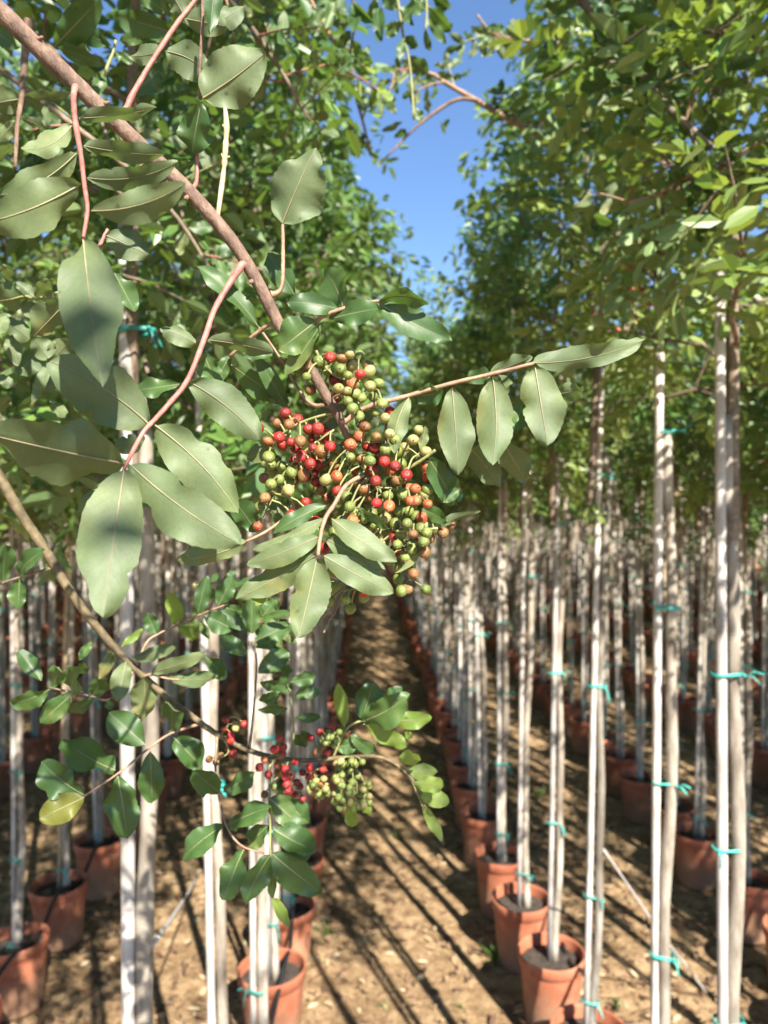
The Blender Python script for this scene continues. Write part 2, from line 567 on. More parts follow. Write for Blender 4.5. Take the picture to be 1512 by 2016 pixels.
def crown_skeleton(r, R=0.44, z0=1.82, H=1.5, nb=12, droopy=0.5):
    """Scaffold limbs, twigs and the frames of the compound leaves."""
    limbs, frames = [], []
    top = Vector((r.normal(0, .03), r.normal(0, .03), z0 + H * 0.62))
    axis = [Vector((0, 0, 1.70)), Vector((r.normal(0, .012), r.normal(0, .012), z0 + 0.25)), Vector((r.normal(0, .03), r.normal(0, .03), z0 + H * 0.36)), top]
    limbs.append((axis, [0.012, 0.010, 0.007, 0.003]))
    for i in range(nb):
        t = (i + r.uniform(0, .8)) / nb
        h = z0 - 0.02 + t * H * 0.62
        az = i * 2.39996 + r.uniform(-.5, .5)
        el = rad(r.uniform(8, 42) + 38 * t)
        ln = R * r.uniform(0.85, 1.35) * (1.0 - 0.22 * t) + H * 0.16 * t
        d = Vector((math.cos(az) * math.cos(el), math.sin(az) * math.cos(el), math.sin(el)))
        k = min(h - z0 + 0.1, H) / (H * 0.62)
        b = Vector((top.x * k, top.y * k, h))
        sag = droopy * r.uniform(0.2, 1.3) * (1 - 0.75 * t) * ln * 0.6
        pts = [b + d * ln * s + Vector((r.normal(0, .012), r.normal(0, .012), -sag * s * s)) for s in (0, .25, .5, .75, 1.0)]
        pts[0] = b
        limbs.append((pts, [0.0045, 0.0038, 0.003, 0.0022, 0.0012]))
        for s in np.linspace(0.35, 1.0, 5):
            j = min(int(s * 4), 3)
            q = pts[j].lerp(pts[j + 1], s * 4 - j)
            tan = (pts[j + 1] - pts[j]).normalized()
            for _ in range(1):
                dv = Vector(r.normal(0, 1, 3)).normalized()
                dd = (tan * 0.7 + dv * 0.9 + Vector((0, 0, -0.12))).normalized()
                frames.append((q, dd))
        for s in (0.25, 0.42, 0.58, 0.74, 0.9):
            j = min(int(s * 4), 3)
            q = pts[j].lerp(pts[j + 1], s * 4 - j)
            tan = (pts[j + 1] - pts[j]).normalized()
            dv = Vector(r.normal(0, 1, 3)).normalized()
            dd = (tan * 0.6 + dv * 0.8 + Vector((0, 0, 0.15))).normalized()
            l2 = r.uniform(0.09, 0.18)
            tw = [q, q + dd * l2 * .5, q + dd * l2 + Vector((0, 0, -0.02))]
            limbs.append((tw, [0.0026, 0.002, 0.001]))
            for s2 in (0.4, 0.62, 0.82, 1.0):
                qq = q + dd * l2 * s2
                dv = Vector(r.normal(0, 1, 3)).normalized()
                frames.append((qq, (dd * 0.8 + dv * 0.85 + Vector((0, 0, -0.15))).normalized()))
    return limbs, frames


def leaflets(frames, r, size=0.036, pairs=4):
    n = len(frames)
    q = np.array([f[0] for f in frames])
    d = np.array([f[1] for f in frames])
    upv = np.array([0.12, -0.25, 1.0]) + r.normal(0, .45, (n, 3))
    side = np.cross(d, upv)
    side /= np.linalg.norm(side, axis=1, keepdims=True)
    nr = np.cross(side, d)
    tint0 = np.clip(r.beta(1.6, 2.6, n) + (r.random(n) < .07) * .5, 0, 1)
    rl = size * (0.9 + 0.55 * pairs) * r.uniform(.8, 1.1, n)
    pos, ax, nm, le, wi, ti = [], [], [], [], [], []
    for k in range(pairs):
        s = (k + 0.9) / (pairs + 0.25)
        for sg in (-1, 1):
            p = q + d * (rl * s)[:, None] - nr * (rl * 0.18 * s * s)[:, None]
            a = side * sg + d * 0.55 + r.normal(0, .2, (n, 3)) - nr * 0.15
            a /= np.linalg.norm(a, axis=1, keepdims=True)
            nn = nr + r.normal(0, .35, (n, 3))
            l = size * r.uniform(.75, 1.15, n) * (0.8 + 0.35 * s)
            pos.append(p); ax.append(a); nm.append(nn); le.append(l); wi.append(l * r.uniform(.40, .52, n)); ti.append(np.clip(tint0 + r.normal(0, .08, n), 0, 1))
    p = q + d * rl[:, None] - nr * (rl * 0.2)[:, None]
    a = d - nr * 0.35 + r.normal(0, .15, (n, 3))
    a /= np.linalg.norm(a, axis=1, keepdims=True)
    l = size * r.uniform(.9, 1.25, n)
    pos.append(p); ax.append(a); nm.append(nr + r.normal(0, .3, (n, 3))); le.append(l); wi.append(l * .45); ti.append(tint0)
    c = np.concatenate
    return c(pos), c(ax), c(nm), c(le), c(wi), c(ti)


def make_crown(name, seed, size=0.037, pairs=3, keep=None, nb=14, R=0.31, z0=1.82, H=1.5, droopy=0.5, twigs=True, mat='leaf_crown'):
    r = np.random.default_rng(seed)
    limbs, frames = crown_skeleton(r, R, z0, H, nb, droopy)
    po, ax, nm, le, wi, ti = leaflets(frames, r, size, pairs)
    if keep is not None:
        k = keep(po + ax * le[:, None] * .5)
        po, ax, nm, le, wi, ti = po[k], ax[k], nm[k], le[k], wi[k], ti[k]
    v, f, t = bits(po, ax, nm, le, wi, r.uniform(.05, .5, len(po)), ti, r.uniform(0, .35, len(po)))
    me = np_mesh(name, v, f, [M[mat]], t)
    tm = None
    if twigs:
        mb = MB()
        for pts, rr in limbs:
            if keep is not None and len(pts) != 4:
                kk = keep(np.array(pts))
                if not kk.all():
                    continue
            mb.tube(pts, rr, 5 if len(pts) > 3 else 4, cap=False)
        tm = mb.mesh(name + '_twigs', M['twig'])
    return me, tm


POT_H, POT_R = 0.245, 0.1125


def pot_mesh():
    mb = MB()
    R = POT_R
    prof = [(0.0, 0.004), (R * 0.72, 0.004), (R * 0.755, 0.0), (R * 0.775, 0.012), (R * 0.93, POT_H - 0.042), (R * 0.935, POT_H - 0.040), (R * 0.985, POT_H - 0.037), (R * 1.0, POT_H - 0.004), (R * 0.992, POT_H), (R * 0.955, POT_H), (R * 0.945, POT_H - 0.006), (R * 0.90, POT_H - 0.06)]
    mb.lathe(prof, 32)
    return mb.mesh('pot', M['pot'])


def soil_mesh():
    mb = MB()
    r = np.random.default_rng(5)
    prof = [(POT_R * 0.915 * k / 6, 0) for k in range(6, -1, -1)]
    sides = 22
    vs, fs = [], []
    for i, (rr, z) in enumerate(prof):
        for k in range(sides):
            a = 2 * math.pi * k / sides
            vs.append(Vector((rr * math.cos(a), rr * math.sin(a), POT_H - 0.038 + (r.uniform(-.006, .008) if i else -.002))))
    for i in range(len(prof) - 1):
        for k in range(sides):
            k2 = (k + 1) % sides
            fs.append((i * sides + k, i * sides + k2, (i + 1) * sides + k2, (i + 1) * sides + k))
    mb.add(vs, fs)
    return mb.mesh('soil', M['soil'])


def trunk_mesh(seed, rb=0.0155):
    r = np.random.default_rng(seed)
    mb = MB()
    pts, rr = [], []
    n = 26
    ph = r.uniform(0, 6.28, 4)
    for i in range(n):
        t = i / (n - 1)
        z = 0.20 + t * 1.72
        x = 0.0115 + 0.006 * math.sin(t * 9 + ph[0]) + 0.0025 * math.sin(t * 23 + ph[1])
        y = 0.005 * math.sin(t * 8 + ph[2]) + 0.002 * math.sin(t * 21 + ph[3])
        k = rb * (1.08 - 0.28 * t) * (1 + 0.06 * math.sin(t * 40 + ph[1]) + r.normal(0, .03))
        if i == 0:
            k *= 1.25
        pts.append(Vector((x, y, z)))
        rr.append(k)
    pts[-1].x, pts[-1].y = 0, 0
    mb.tube(pts, rr, 10)
    return mb.mesh('trunk', M['bark'])


def stake_mesh(seed, mat, rs=0.0092):
    r = np.random.default_rng(seed)
    mb = MB()
    top = 2.30 + r.uniform(-.14, .12)
    lean = r.normal(0, .004, 2)
    pts = [Vector((-0.0105 + lean[0] * t, lean[1] * t, 0.19 + (top - 0.19) * t)) for t in np.linspace(0, 1, 9)]
    mb.tube(pts, [rs * (1 + r.normal(0, .025)) for _ in pts], 9)
    return mb.mesh('stake', mat)


def tie_mesh(seed):
    r = np.random.default_rng(seed)
    mb = MB()
    pts = []
    tilt = r.uniform(-.12, .12)
    for k in range(19):
        a = 2 * math.pi * k / 18
        ex, ey = 0.0255, 0.0165
        x = ex * math.copysign(abs(math.cos(a)) ** 0.85, math.cos(a))
        y = ey * math.copysign(abs(math.sin(a)) ** 0.75, math.sin(a))
        pts.append(Vector((x, y, tilt * x + 0.001 * math.sin(a * 3))))
    # ribbon wound once round stem and stake: outer and inner face
    vs, fs = [], []
    hw = 0.0030
    for p in pts:
        o = Vector((p.x, p.y, 0)).normalized()
        for dz, off in ((-hw, 0.0), (hw, 0.0), (hw, 0.0012), (-hw, 0.0012)):
            vs.append(p + Vector((0, 0, dz)) + o * off)
    for i in range(18):
        for k in range(4):
            k2 = (k + 1) % 4
            fs.append((i * 4 + k, i * 4 + k2, (i + 1) * 4 + k2, (i + 1) * 4 + k))
    mb.add(vs, fs)
    sg = r.choice([-1, 1])
    x0 = 0.022 * sg
    mb.tube([Vector((x0 * .9, -0.016, 0.003)), Vector((x0, -0.021, 0.0)), Vector((x0 * 1.02, -0.018, -0.004))], [0.002, 0.0032, 0.002], 6)
    for q in range(2):
        d = Vector((sg * r.uniform(.2, 1.0), -r.uniform(.2, .6), r.uniform(-1.2, .7))).normalized()
        l = r.uniform(.010, .036)
        s = Vector((x0, -0.021, 0))
        mb.tube([s, s + d * l * .5 + Vector((0, 0, .004)), s + d * l + Vector((0, 0, -.006))], [0.0022, 0.0026, 0.0024], 6, flat=0.3)
    return mb.mesh('tie', M['tie'])


POT = pot_mesh()
SOIL = soil_mesh()
TRUNKS = [trunk_mesh(100 + i, 0.0115 + 0.0005 * i) for i in range(7)]
STAKES = [stake_mesh(200 + i, M['cane'] if i == 4 else M['stake']) for i in range(11)]
TIES = [tie_mesh(300 + i) for i in range(6)]
CROWNS = [make_crown('crown', 400 + i, z0=1.74, H=1.3, droopy=0.45 + 0.15 * (i % 3)) for i in range(8)]
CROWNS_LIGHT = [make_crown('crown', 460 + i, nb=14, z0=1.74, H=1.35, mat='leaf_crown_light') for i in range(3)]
CROWNS_TALL = [make_crown('crown', 480 + i, nb=17, H=1.85, z0=1.72, droopy=0.7) for i in range(5)]
CROWNS_FAR = [make_crown('crown', 440 + i, size=0.050, pairs=2, z0=1.72, H=1.35, twigs=False) for i in range(5)]

# ------------------------------------------------------------------ where the trees stand
LEFT1 = [1.0, 1.62, 2.07, 2.45, 2.84, 3.22, 3.6, 3.98, 4.36, 4.74]
RIGHT1 = [(1.295, .64), (1.63, .64), (2.15, .64), (2.52, .625), (2.86, .59), (3.22, .575), (3.66, .565), (4.08, .57), (4.46, .585), (4.84, .60)]
LEFT2 = [2.26, 2.64, 3.03, 3.41, 3.80, 4.18, 4.56]
RIGHT2 = [2.27, 2.65, 3.03, 3.46, 3.82, 4.18, 4.55]
spots = []          # (row, x, y): row -1, -2 ... left of the path, 1, 2 ... right of it


def row_x(k):
    return (-0.33 - 0.945 * (-k - 1)) if k < 0 else (0.61 + 0.945 * (k - 1))


r0 = np.random.default_rng(21)
FAR = 26.0
SP = 0.385
for k in list(range(-18, 0)) + list(range(1, 20)):
    x = row_x(k)
    if k == -1:
        near = [(-0.31, d) for d in LEFT1]
    elif k == 1:
        near = [(a, d) for d, a in RIGHT1]
    elif k == -2:
        near = [(-1.24, d) for d in LEFT2]
    elif k == 2:
        near = [(1.545, d) for d in RIGHT2]
    else:
        near = []
    for a, d in near:
        spots.append((k, a + (0 if k == 1 else r0.normal(0, .008)), d))
    y = near[-1][1] + SP if near else r0.uniform(0.6, 0.9)
    while y < FAR:
        spots.append((k, x + r0.normal(0, .022), y + r0.normal(0, .02)))
        y += SP
# trees beside and behind the viewer (their crowns shade the path and show overhead)
for k, ys in ((-1, [0.55, 0.1]), (1, [0.88, -0.72]), (2, [1.85, 1.45]), (-2, [1.8, 1.4, 1.0, 0.6, .2])):  # the unseen tree behind on the right is put there to dapple the branch
    for y in ys:
        spots.append((k, row_x(k) + r0.normal(0, .02), y))


def in_frame(x, y, m=25):
    if y < 0.4:
        return False
    for z in (0.1, 0.5, 1.0, 1.5, 1.9):
        q = project((x, y, z))
        if q and -m < q[0] < W0 + m and -m < q[1] < H0 + m:
            return True
    return False


seen, beside, out_of_sight = [], [], []
for s in spots:
    if in_frame(s[1], s[2]):
        seen.append(s)
    elif s[2] < 5.5 and -0.62 * max(s[2], 0) - 0.75 < s[1] < 0.70 * max(s[2], 0) + 1.9:
        beside.append(s)
seen.sort(key=lambda s: s[2])
single, mass = seen[:300], seen[300:]
# the rows go on to either side of the frame
taken = set(seen) | set(beside)
mass += [s for s in spots if s not in taken and s[2] > 1.0 and abs(s[1]) < 1.0 * s[2] + 2.5 and s[2] < 16]

ORD = ['first', 'second', 'third', 'fourth', 'fifth', 'sixth', 'seventh', 'eighth', 'ninth', 'tenth', 'eleventh', 'twelfth']


def row_name(k):
    side = 'left' if k < 0 else 'right'
    a = abs(k)
    if a == 1:
        return 'row bordering the path on the ' + side
    return (ORD[a - 1] if a <= 12 else 'outermost') + ' row ' + side + ' of the path'


def view_keep(ox, oy, ca, sa, sc):
    """Keeps leaves out of the space right before the lens, where the photograph shows none, and out of the open strip of sky."""
    def keep(p):
        w = np.stack([ox + (p[:, 0] * ca - p[:, 1] * sa) * sc, oy + (p[:, 0] * sa + p[:, 1] * ca) * sc, p[:, 2]], 1)
        px, py, d = project_np(w)
        near = (d > -0.05) & (d < 0.80) & (np.abs(w[:, 0]) < 0.56 * np.maximum(d, 0) + 0.12) & (np.abs(w[:, 2] - 1.75) < 0.74 * np.maximum(d, 0) + 0.12)
        core = (np.hypot(w[:, 0], w[:, 1]) < 0.33) & (w[:, 2] < 2.2)
        wob = 26 * np.sin(w[:, 0] * 31 + w[:, 2] * 23) + 22 * np.sin(w[:, 1] * 27 - w[:, 2] * 37 + 1.3) + 14 * np.sin(w[:, 0] * 71 + w[:, 1] * 53)
        gl = 745 + 0.66 * np.maximum(py - 390, 0) + wob
        gap = (d > 0.1) & (px > gl) & (px < 938 + 0.5 * np.maximum(130 - py, 0) + wob) & (py < 650)
        sparse = np.sin(w[:, 0] * 43 + 2) + np.sin(w[:, 1] * 39) + np.sin(w[:, 2] * 47 + w[:, 0] * 20) > -0.2
        gap |= (d > 0.1) & (px > 640 + wob) & (px <= gl) & (py < 370) & sparse
        # gap cut through the crowns toward the sun, added to light the branch
        rel = w - np.array([-0.02, 0.33, 1.78])
        ts = np.array(to_sun)
        al = rel @ ts
        off = np.linalg.norm(rel - al[:, None] * ts, axis=1)
        window = (al > 0) & (off < 0.085)
        low = (py > 985) & (d > 0) & (d < 3.2) & (px > 150) & (px < 1100)
        front = (d > 0) & (d < 1.15) & (px > 520) & (px < 1180) & (py > 300)
        return ~(near | core | gap | window | low | front)
    return keep


tree_i = 0


def build_tree(k, x, y, detail, label, group):
    """detail 3: own crown, all parts; 2: shared crown, all parts; 1: small in the photo."""
    global tree_i
    r = np.random.default_rng(1000 + tree_i)
    tree_i += 1
    root = bpy.data.objects.new('potted_tree', None)
    root.empty_display_size = 0.1
    col.objects.link(root)
    gz = float(ground_z(np.array([x]), np.array([y]))[0])
    root.location = (x, y, gz)
    tag(root, label, 'tree', group)
    rz = r.uniform(-.35, .35) if detail > 1 else r.uniform(-1.2, 1.2)
    pot = link('pot', POT, root)
    pot.rotation_euler.z = r.uniform(0, 6.28)
    pot.scale = (1, 1, r.uniform(.95, 1.04))
    pot.rotation_euler.x = r.normal(0, .018)
    pot.rotation_euler.y = r.normal(0, .018)
    if detail > 1:
        link('soil', SOIL, pot)
    tr = link('trunk', TRUNKS[r.integers(len(TRUNKS))], root)
    st = link('stake', STAKES[r.integers(len(STAKES))], root)
    tilt = (r.normal(0, .010), r.normal(0, .011), rz)
    tr.rotation_euler = tilt
    st.rotation_euler = tilt
    zs = np.linspace(0.32, 1.85, r.integers(4, 7)) + r.uniform(-.13, .13) + r.normal(0, .05, 6)[0] if detail > 1 else ([0.75, 1.3] + r.normal(0, .12, 2))
    for z in zs:
        if r.random() < .2:
            continue
        t = link('tie', TIES[r.integers(len(TIES))], root)
        t.rotation_euler = tilt
        t.location = (tilt[1] * z, -tilt[0] * z, z)
        t.scale.z = r.uniform(.7, 1.4)
    ca = r.uniform(0, 6.28)
    sc = r.uniform(.94, 1.08)
    if detail == 3:
        keep = view_keep(x, y, math.cos(ca), math.sin(ca), sc)
        cm, tm = make_crown('crown', 5000 + tree_i, keep=keep, droopy=0.7, nb=7 if y < 0.2 else 24 if k < 0 else 18, z0=1.64 if k < 0 else (2.0 if k == 1 and y < 2.7 else 1.74), H=1.5 if y < 0.2 else (2.0 if k < 0 else 1.65 if k == 1 else 1.25), size=0.039, R=0.52 if k == -1 and 3.9 < y < 9 else 0.31, mat='leaf_crown_light' if (k == -1 and 3.4 < y < 8) or r.random() < (.4 if k == 1 else .15) else 'leaf_crown')  # lightened leaves beside the path stand in for sunlit crowns
    elif detail == 2:
        cm, tm = CROWNS_LIGHT[r.integers(3)] if r.random() < .2 else CROWNS_TALL[r.integers(5)] if y < 5.5 and k < 0 else CROWNS[r.integers(len(CROWNS))]
    else:
        cm, tm = CROWNS_FAR[r.integers(len(CROWNS_FAR))]
    c = link('crown', cm, root)
    c['kind'] = 'stuff'
    c.rotation_euler.z = ca
    c.scale = (sc, sc, 1.0 if detail == 3 else r.uniform(.93, 1.06))
    if tm is not None:
        t = link('twigs', tm, c)
        t['kind'] = 'stuff'
    return root


count = {}
for k, x, y in single:
    count[k] = count.get(k, 0) + 1
    n = count[k]
    if n <= (10 if abs(k) == 1 else 6 if abs(k) == 2 else 3 if abs(k) < 5 else 0):
        lab = f'potted staked tree, {ORD[n - 1]} from the front in the {row_name(k)}'
    else:
        lab = f'slim potted tree farther back in the {row_name(k)}'
    det = 3 if (y < 3.3 and abs(k) <= 2) or (y < 9 and abs(k) == 1) else (2 if y < 7.5 else 1)
    build_tree(k, x, y, det, lab, 'potted trees in the ' + row_name(k))
for k, x, y in beside:
    det = 3 if (abs(x) < 1.8 and y < 3.3) else 2
    build_tree(k, x, y, det, f'tree outside the frame in the {row_name(k)}, leaves reaching in', 'trees beside and behind the viewer')


# trees beyond the nearest three hundred: one mass of trunks, stakes, pots and crowns
def mass_trees(items):
    r = np.random.default_rng(77)
    tv, tf, pv, pf = [], [], [], []
    cv, cf, ct = [], [], []
    no = po = co = 0
    ang = np.arange(6) * math.pi / 3
    ring = np.stack([np.cos(ang), np.sin(ang)], 1)
    for k, x, y in items:
        for dx, rr, top in ((0.014, 0.014, 1.95), (-0.014, 0.0115, 2.0)):
            zz = [0.2, 1.0, top]
            off = r.normal(0, .008, (3, 2))
            v = np.concatenate([np.stack([x + dx + off[i, 0] + ring[:, 0] * rr, y + off[i, 1] + ring[:, 1] * rr, np.full(6, z)], 1) for i, z in enumerate(zz)])
            for i in range(2):
                for q in range(6):
                    q2 = (q + 1) % 6
                    tf.append((no + i * 6 + q, no + i * 6 + q2, no + i * 6 + 6 + q2, no + i * 6 + 6 + q))
            tv.append(v)
            no += 18
        prof = [(POT_R * .77, 0), (POT_R * .93, .2), (POT_R, .21), (POT_R, POT_H), (POT_R * .9, POT_H - .04)]
        v = np.concatenate([np.stack([x + ring[:, 0] * a, y + ring[:, 1] * a, np.full(6, z)], 1) for a, z in prof])
        for i in range(4):
            for q in range(6):
                q2 = (q + 1) % 6
                pf.append((po + i * 6 + q, po + i * 6 + q2, po + i * 6 + 6 + q2, po + i * 6 + 6 + q))
        pv.append(v)
        po += 30
        n = 300 if y < 18 else 220
        u = r.normal(0, 1, (n, 3))
        u /= np.linalg.norm(u, axis=1, keepdims=True)
        u *= (r.random(n) ** .45)[:, None]
        p = np.stack([x + u[:, 0] * .36, y + u[:, 1] * .4, 2.4 + u[:, 2] * .75], 1)
        a = r.normal(0, 1, (n, 3)) + np.array([0, 0, -.2])
        a /= np.linalg.norm(a, axis=1, keepdims=True)
        nn = np.array([0.1, -.4, 1.0]) + r.normal(0, .5, (n, 3))
        l = r.uniform(.07, .12, n)
        v, f, t = bits(p, a, nn, l, l * .45, np.full(n, .3), np.clip(r.beta(1.6, 2.4, n), 0, 1))
        cv.append(v)
        cf.append(f + co)
        ct.append(t)
        co += len(v)
    g = 'trees too far back to tell apart'
    for nm, me, lab, cat in (
        ('distant_trunks', np_mesh('distant_trunks', np.concatenate(tv), np.array(tf), [M['bark']], smooth=True), 'pale mass of far trunks and stakes closing off the rows', 'trunks'),
        ('distant_pots', np_mesh('distant_pots', np.concatenate(pv), np.array(pf), [M['pot']], smooth=True), 'far terracotta pots in rows running together at the back', 'pots'),
        ('distant_foliage', np_mesh('distant_foliage', np.concatenate(cv), np.concatenate(cf), [M['leaf_crown']], np.concatenate(ct)), 'far green crowns merging into one band above the trunks', 'foliage')):
        tag(link(nm, me), lab, cat, g, 'stuff')


if mass:
    mass_trees(mass)


# ------------------------------------------------------------------ litter, weeds, hoses, cords
def litter():
    r = np.random.default_rng(31)
    n = 24000
    y = 1.7 + 9 * r.random(n) ** 1.5
    x = (r.random(n) * 2 - 1) * (0.6 * y + .3)
    path = (x > -0.15) & (x < 0.45)
    k = ~path | (r.random(n) < .6)
    x, y = x[k], y[k]
    n = len(x)
    z = ground_z(x, y) + r.uniform(.003, .012, n)
    a = np.stack([r.normal(0, 1, n), r.normal(0, 1, n), r.normal(0, .15, n)], 1)
    a /= np.linalg.norm(a, axis=1, keepdims=True)
    nn = np.array([0, 0, 1.0]) + r.normal(0, .35, (n, 3))
    l = r.uniform(.018, .050, n)
    w = l * np.where(r.random(n) < .25, .08, r.uniform(.3, .5, n))
    v, f, t = bits(np.stack([x, y, z], 1), a, nn, l, w, r.uniform(-.4, .5, n), r.random(n) ** 1.3)
    tag(link('leaf_litter', np_mesh('leaf_litter', v, f, [M['litter']], t)), 'dry brown leaves and straw bits scattered over the soil', 'litter', kind='stuff')


litter()


def weed(px, py, label, h=0.06, n=14, young=True):
    d = 1.75 * FPX / (py - 1000)
    p = P(px, py, d)
    p.z = 0
    r = np.random.default_rng(int(px))
    base = np.stack([r.normal(0, .012, n), r.normal(0, .012, n), np.full(n, -.004)], 1)
    a = np.stack([r.normal(0, .5, n), r.normal(0, .5, n), np.ones(n)], 1)
    a /= np.linalg.norm(a, axis=1, keepdims=True)
    nn = np.cross(a, r.normal(0, 1, (n, 3)))
    l = h * r.uniform(.5, 1.2, n)
    v, f, t = bits(base, a, nn, l, l * .16, np.full(n, .3), np.clip(r.random(n), 0, 1), r.uniform(.1, .5, n))
    o = link('weed', np_mesh('weed', v, f, [M['leaf_crown']], t), loc=p)
    tag(o, label, 'weed', 'small weeds on the ground')


weed(975, 1890, 'small tuft of pale grass beside the front right pots', 0.07, 16)
weed(640, 1840, 'low green weed beside the front left pots', 0.04, 18)
weed(1063, 1570, 'green weed growing between the two rows right of the path', 0.07, 20)
weed(760, 1985, 'little green seedling in the sunny path near the bottom', 0.03, 8)
weed(780, 1650, 'small green weed in the shaded middle of the path', 0.04, 10)
weed(905, 1985, 'tiny weed in the shade left of the front right pot', 0.03, 8)
weed(1215, 1985, 'small weed behind the front trunks at the lower right', 0.05, 12)


def hose(rowx, y0, y1, label, seed):
    r = np.random.default_rng(seed)
    pts = []
    y = y0
    i = 0
    while y < y1:
        z = POT_H + 0.012 - (0.055 if i % 2 else 0.0)
        pts.append(Vector((rowx + r.normal(0, .008), y, z)))
        y += SP / 2
        i += 1
    pp, rr = smooth_path(pts, [0.0075] * len(pts), 4)
    mb = MB()
    mb.tube(pp, rr, 7)
    tag(link('hose', mb.mesh('hose', M['hose'])), label, 'hose', 'drip hoses laid over the pots')


hose(-0.28, 1.68, 9, 'black drip hose over the pots bordering the path on the left', 1)
hose(-1.20, 1.75, 9, 'black drip hose over the second row of pots left of the path', 2)
hose(0.69, 1.96, 9, 'black drip hose over the pots bordering the path on the right', 3)
hose(1.59, 2.08, 9, 'black drip hose over the second row of pots right of the path', 4)


def cord(a, b, label, rr=0.0028):
    mb = MB()
    m = a.lerp(b, .5) + Vector((0, 0, -.012))
    pp, r2 = smooth_path([a, m, b], [rr] * 3, 6)
    mb.tube(pp, r2, 6)
    tag(link('guy_cord', mb.mesh('guy_cord', M['cord'])), label, 'cord', 'grey guy cords')


cord(P(300, 1862, 1.02), P(392, 1715, 3.55), 'grey cord slanting down behind the thick tied trunk at lower left', 0.004)
cord(P(1188, 1672, 2.2), P(1392, 1955, 2.66), 'thin grey cord slanting to the ground among the right trunks', 0.003)



# ------------------------------------------------------------------ branches near the lens
def leaf_mesh(b, t, w, nrm, top_seen, bend, fold, arc, wave, seed, shape, mat, rib_r):
    """One leaflet from base b to tip t: bowed, folded along its midrib, with an uneven finely toothed edge."""
    r = np.random.default_rng(seed)
    b, t = Vector(b), Vector(t)
    ax = t - b
    L = ax.length
    ax.normalize()
    nrm = (nrm - ax * nrm.dot(ax)).normalized()
    if not top_seen:
        nrm = -nrm                       # nrm is the upper face of the leaf
    sd = ax.cross(nrm).normalized()
    NT, NV = 26, 8
    p, q = shape
    ph = r.uniform(0, 6.28, 4)
    kw = r.uniform(8, 13)
    mb = MB()
    vs, uvs = [], []
    mids = []
    nb_ = r.integers(0, 4) if mat.name == 'leaf_pale' else 0
    bite = [(r.uniform(.25, .9), r.uniform(.025, .07), r.uniform(.08, .32), r.choice([-1, 1])) for _ in range(nb_)]
    skew = r.normal(0, .05)
    for i in range(NT + 1):
        u = i / NT
        wd = w * 0.5 * max(math.sin(math.pi * u ** p), 0.0) ** q
        c = b + ax * (L * u) + nrm * (bend * L * 4 * u * (1 - u) - abs(bend) * 0.3 * L * u * u) + sd * (arc * L * 4 * u * (1 - u))
        mids.append(c)
        for j in range(NV + 1):
            v = j / NV * 2 - 1
            e = abs(v)
            tooth = 1.0
            if e > 0.99:
                tooth += ((0.014 if i % 2 else -0.012) * min(1, u * 3) + r.normal(0, .014)) if u < .97 else 0
            asym = 1 + 0.10 * math.sin(ph[3]) * (1 if v > 0 else -1) + skew * math.sin(u * 7 + ph[2]) * (1 if v > 0 else -.6)
            for bu, bw, bd_, bs_ in bite:
                if v * bs_ > 0:
                    asym *= 1 - bd_ * math.exp(-((u - bu) / bw) ** 2)
            pt = c + sd * (v * wd * tooth * asym) + nrm * (fold * e * wd + wave * w * e * e * (0.12 * math.sin(u * kw + ph[0] + (1.5 if v > 0 else 0)) + 0.05 * math.sin(u * 19 + ph[1] * (1 if v > 0 else 2))))
            vs.append(pt)
            uvs.append((u, v * 0.5 + 0.5))
    fs = []
    for i in range(NT):
        for j in range(NV):
            a = i * (NV + 1) + j
            fs.append((a, a + 1, a + NV + 2, a + NV + 1))
    mb.add(vs, fs, 0)
    nblade = len(fs)
    mb.tube([m - nrm * rib_r * 0.35 for m in mids[:-1]], [rib_r * (1 - 0.8 * i / NT) for i in range(NT)], 5, mat=1, cap=False)
    me = mb.mesh('leaf', [mat, M['midrib']], origin=b)
    ul = me.uv_layers.new(name='UVMap')
    nloop = len(me.loops)
    vi = np.empty(nloop, dtype=np.int32)
    me.loops.foreach_get('vertex_index', vi)
    tab = np.array(uvs + [(0.5, 0.5)] * (len(mb.v) - len(uvs)), dtype=np.float32)
    ul.data.foreach_set('uv', tab[vi].ravel())
    # faces must show the upper side as front
    pol = me.polygons[(NT // 2) * NV + NV // 2]
    if pol.normal.dot(nrm) < 0:
        me.flip_normals()
    return me


leaf_n = 0


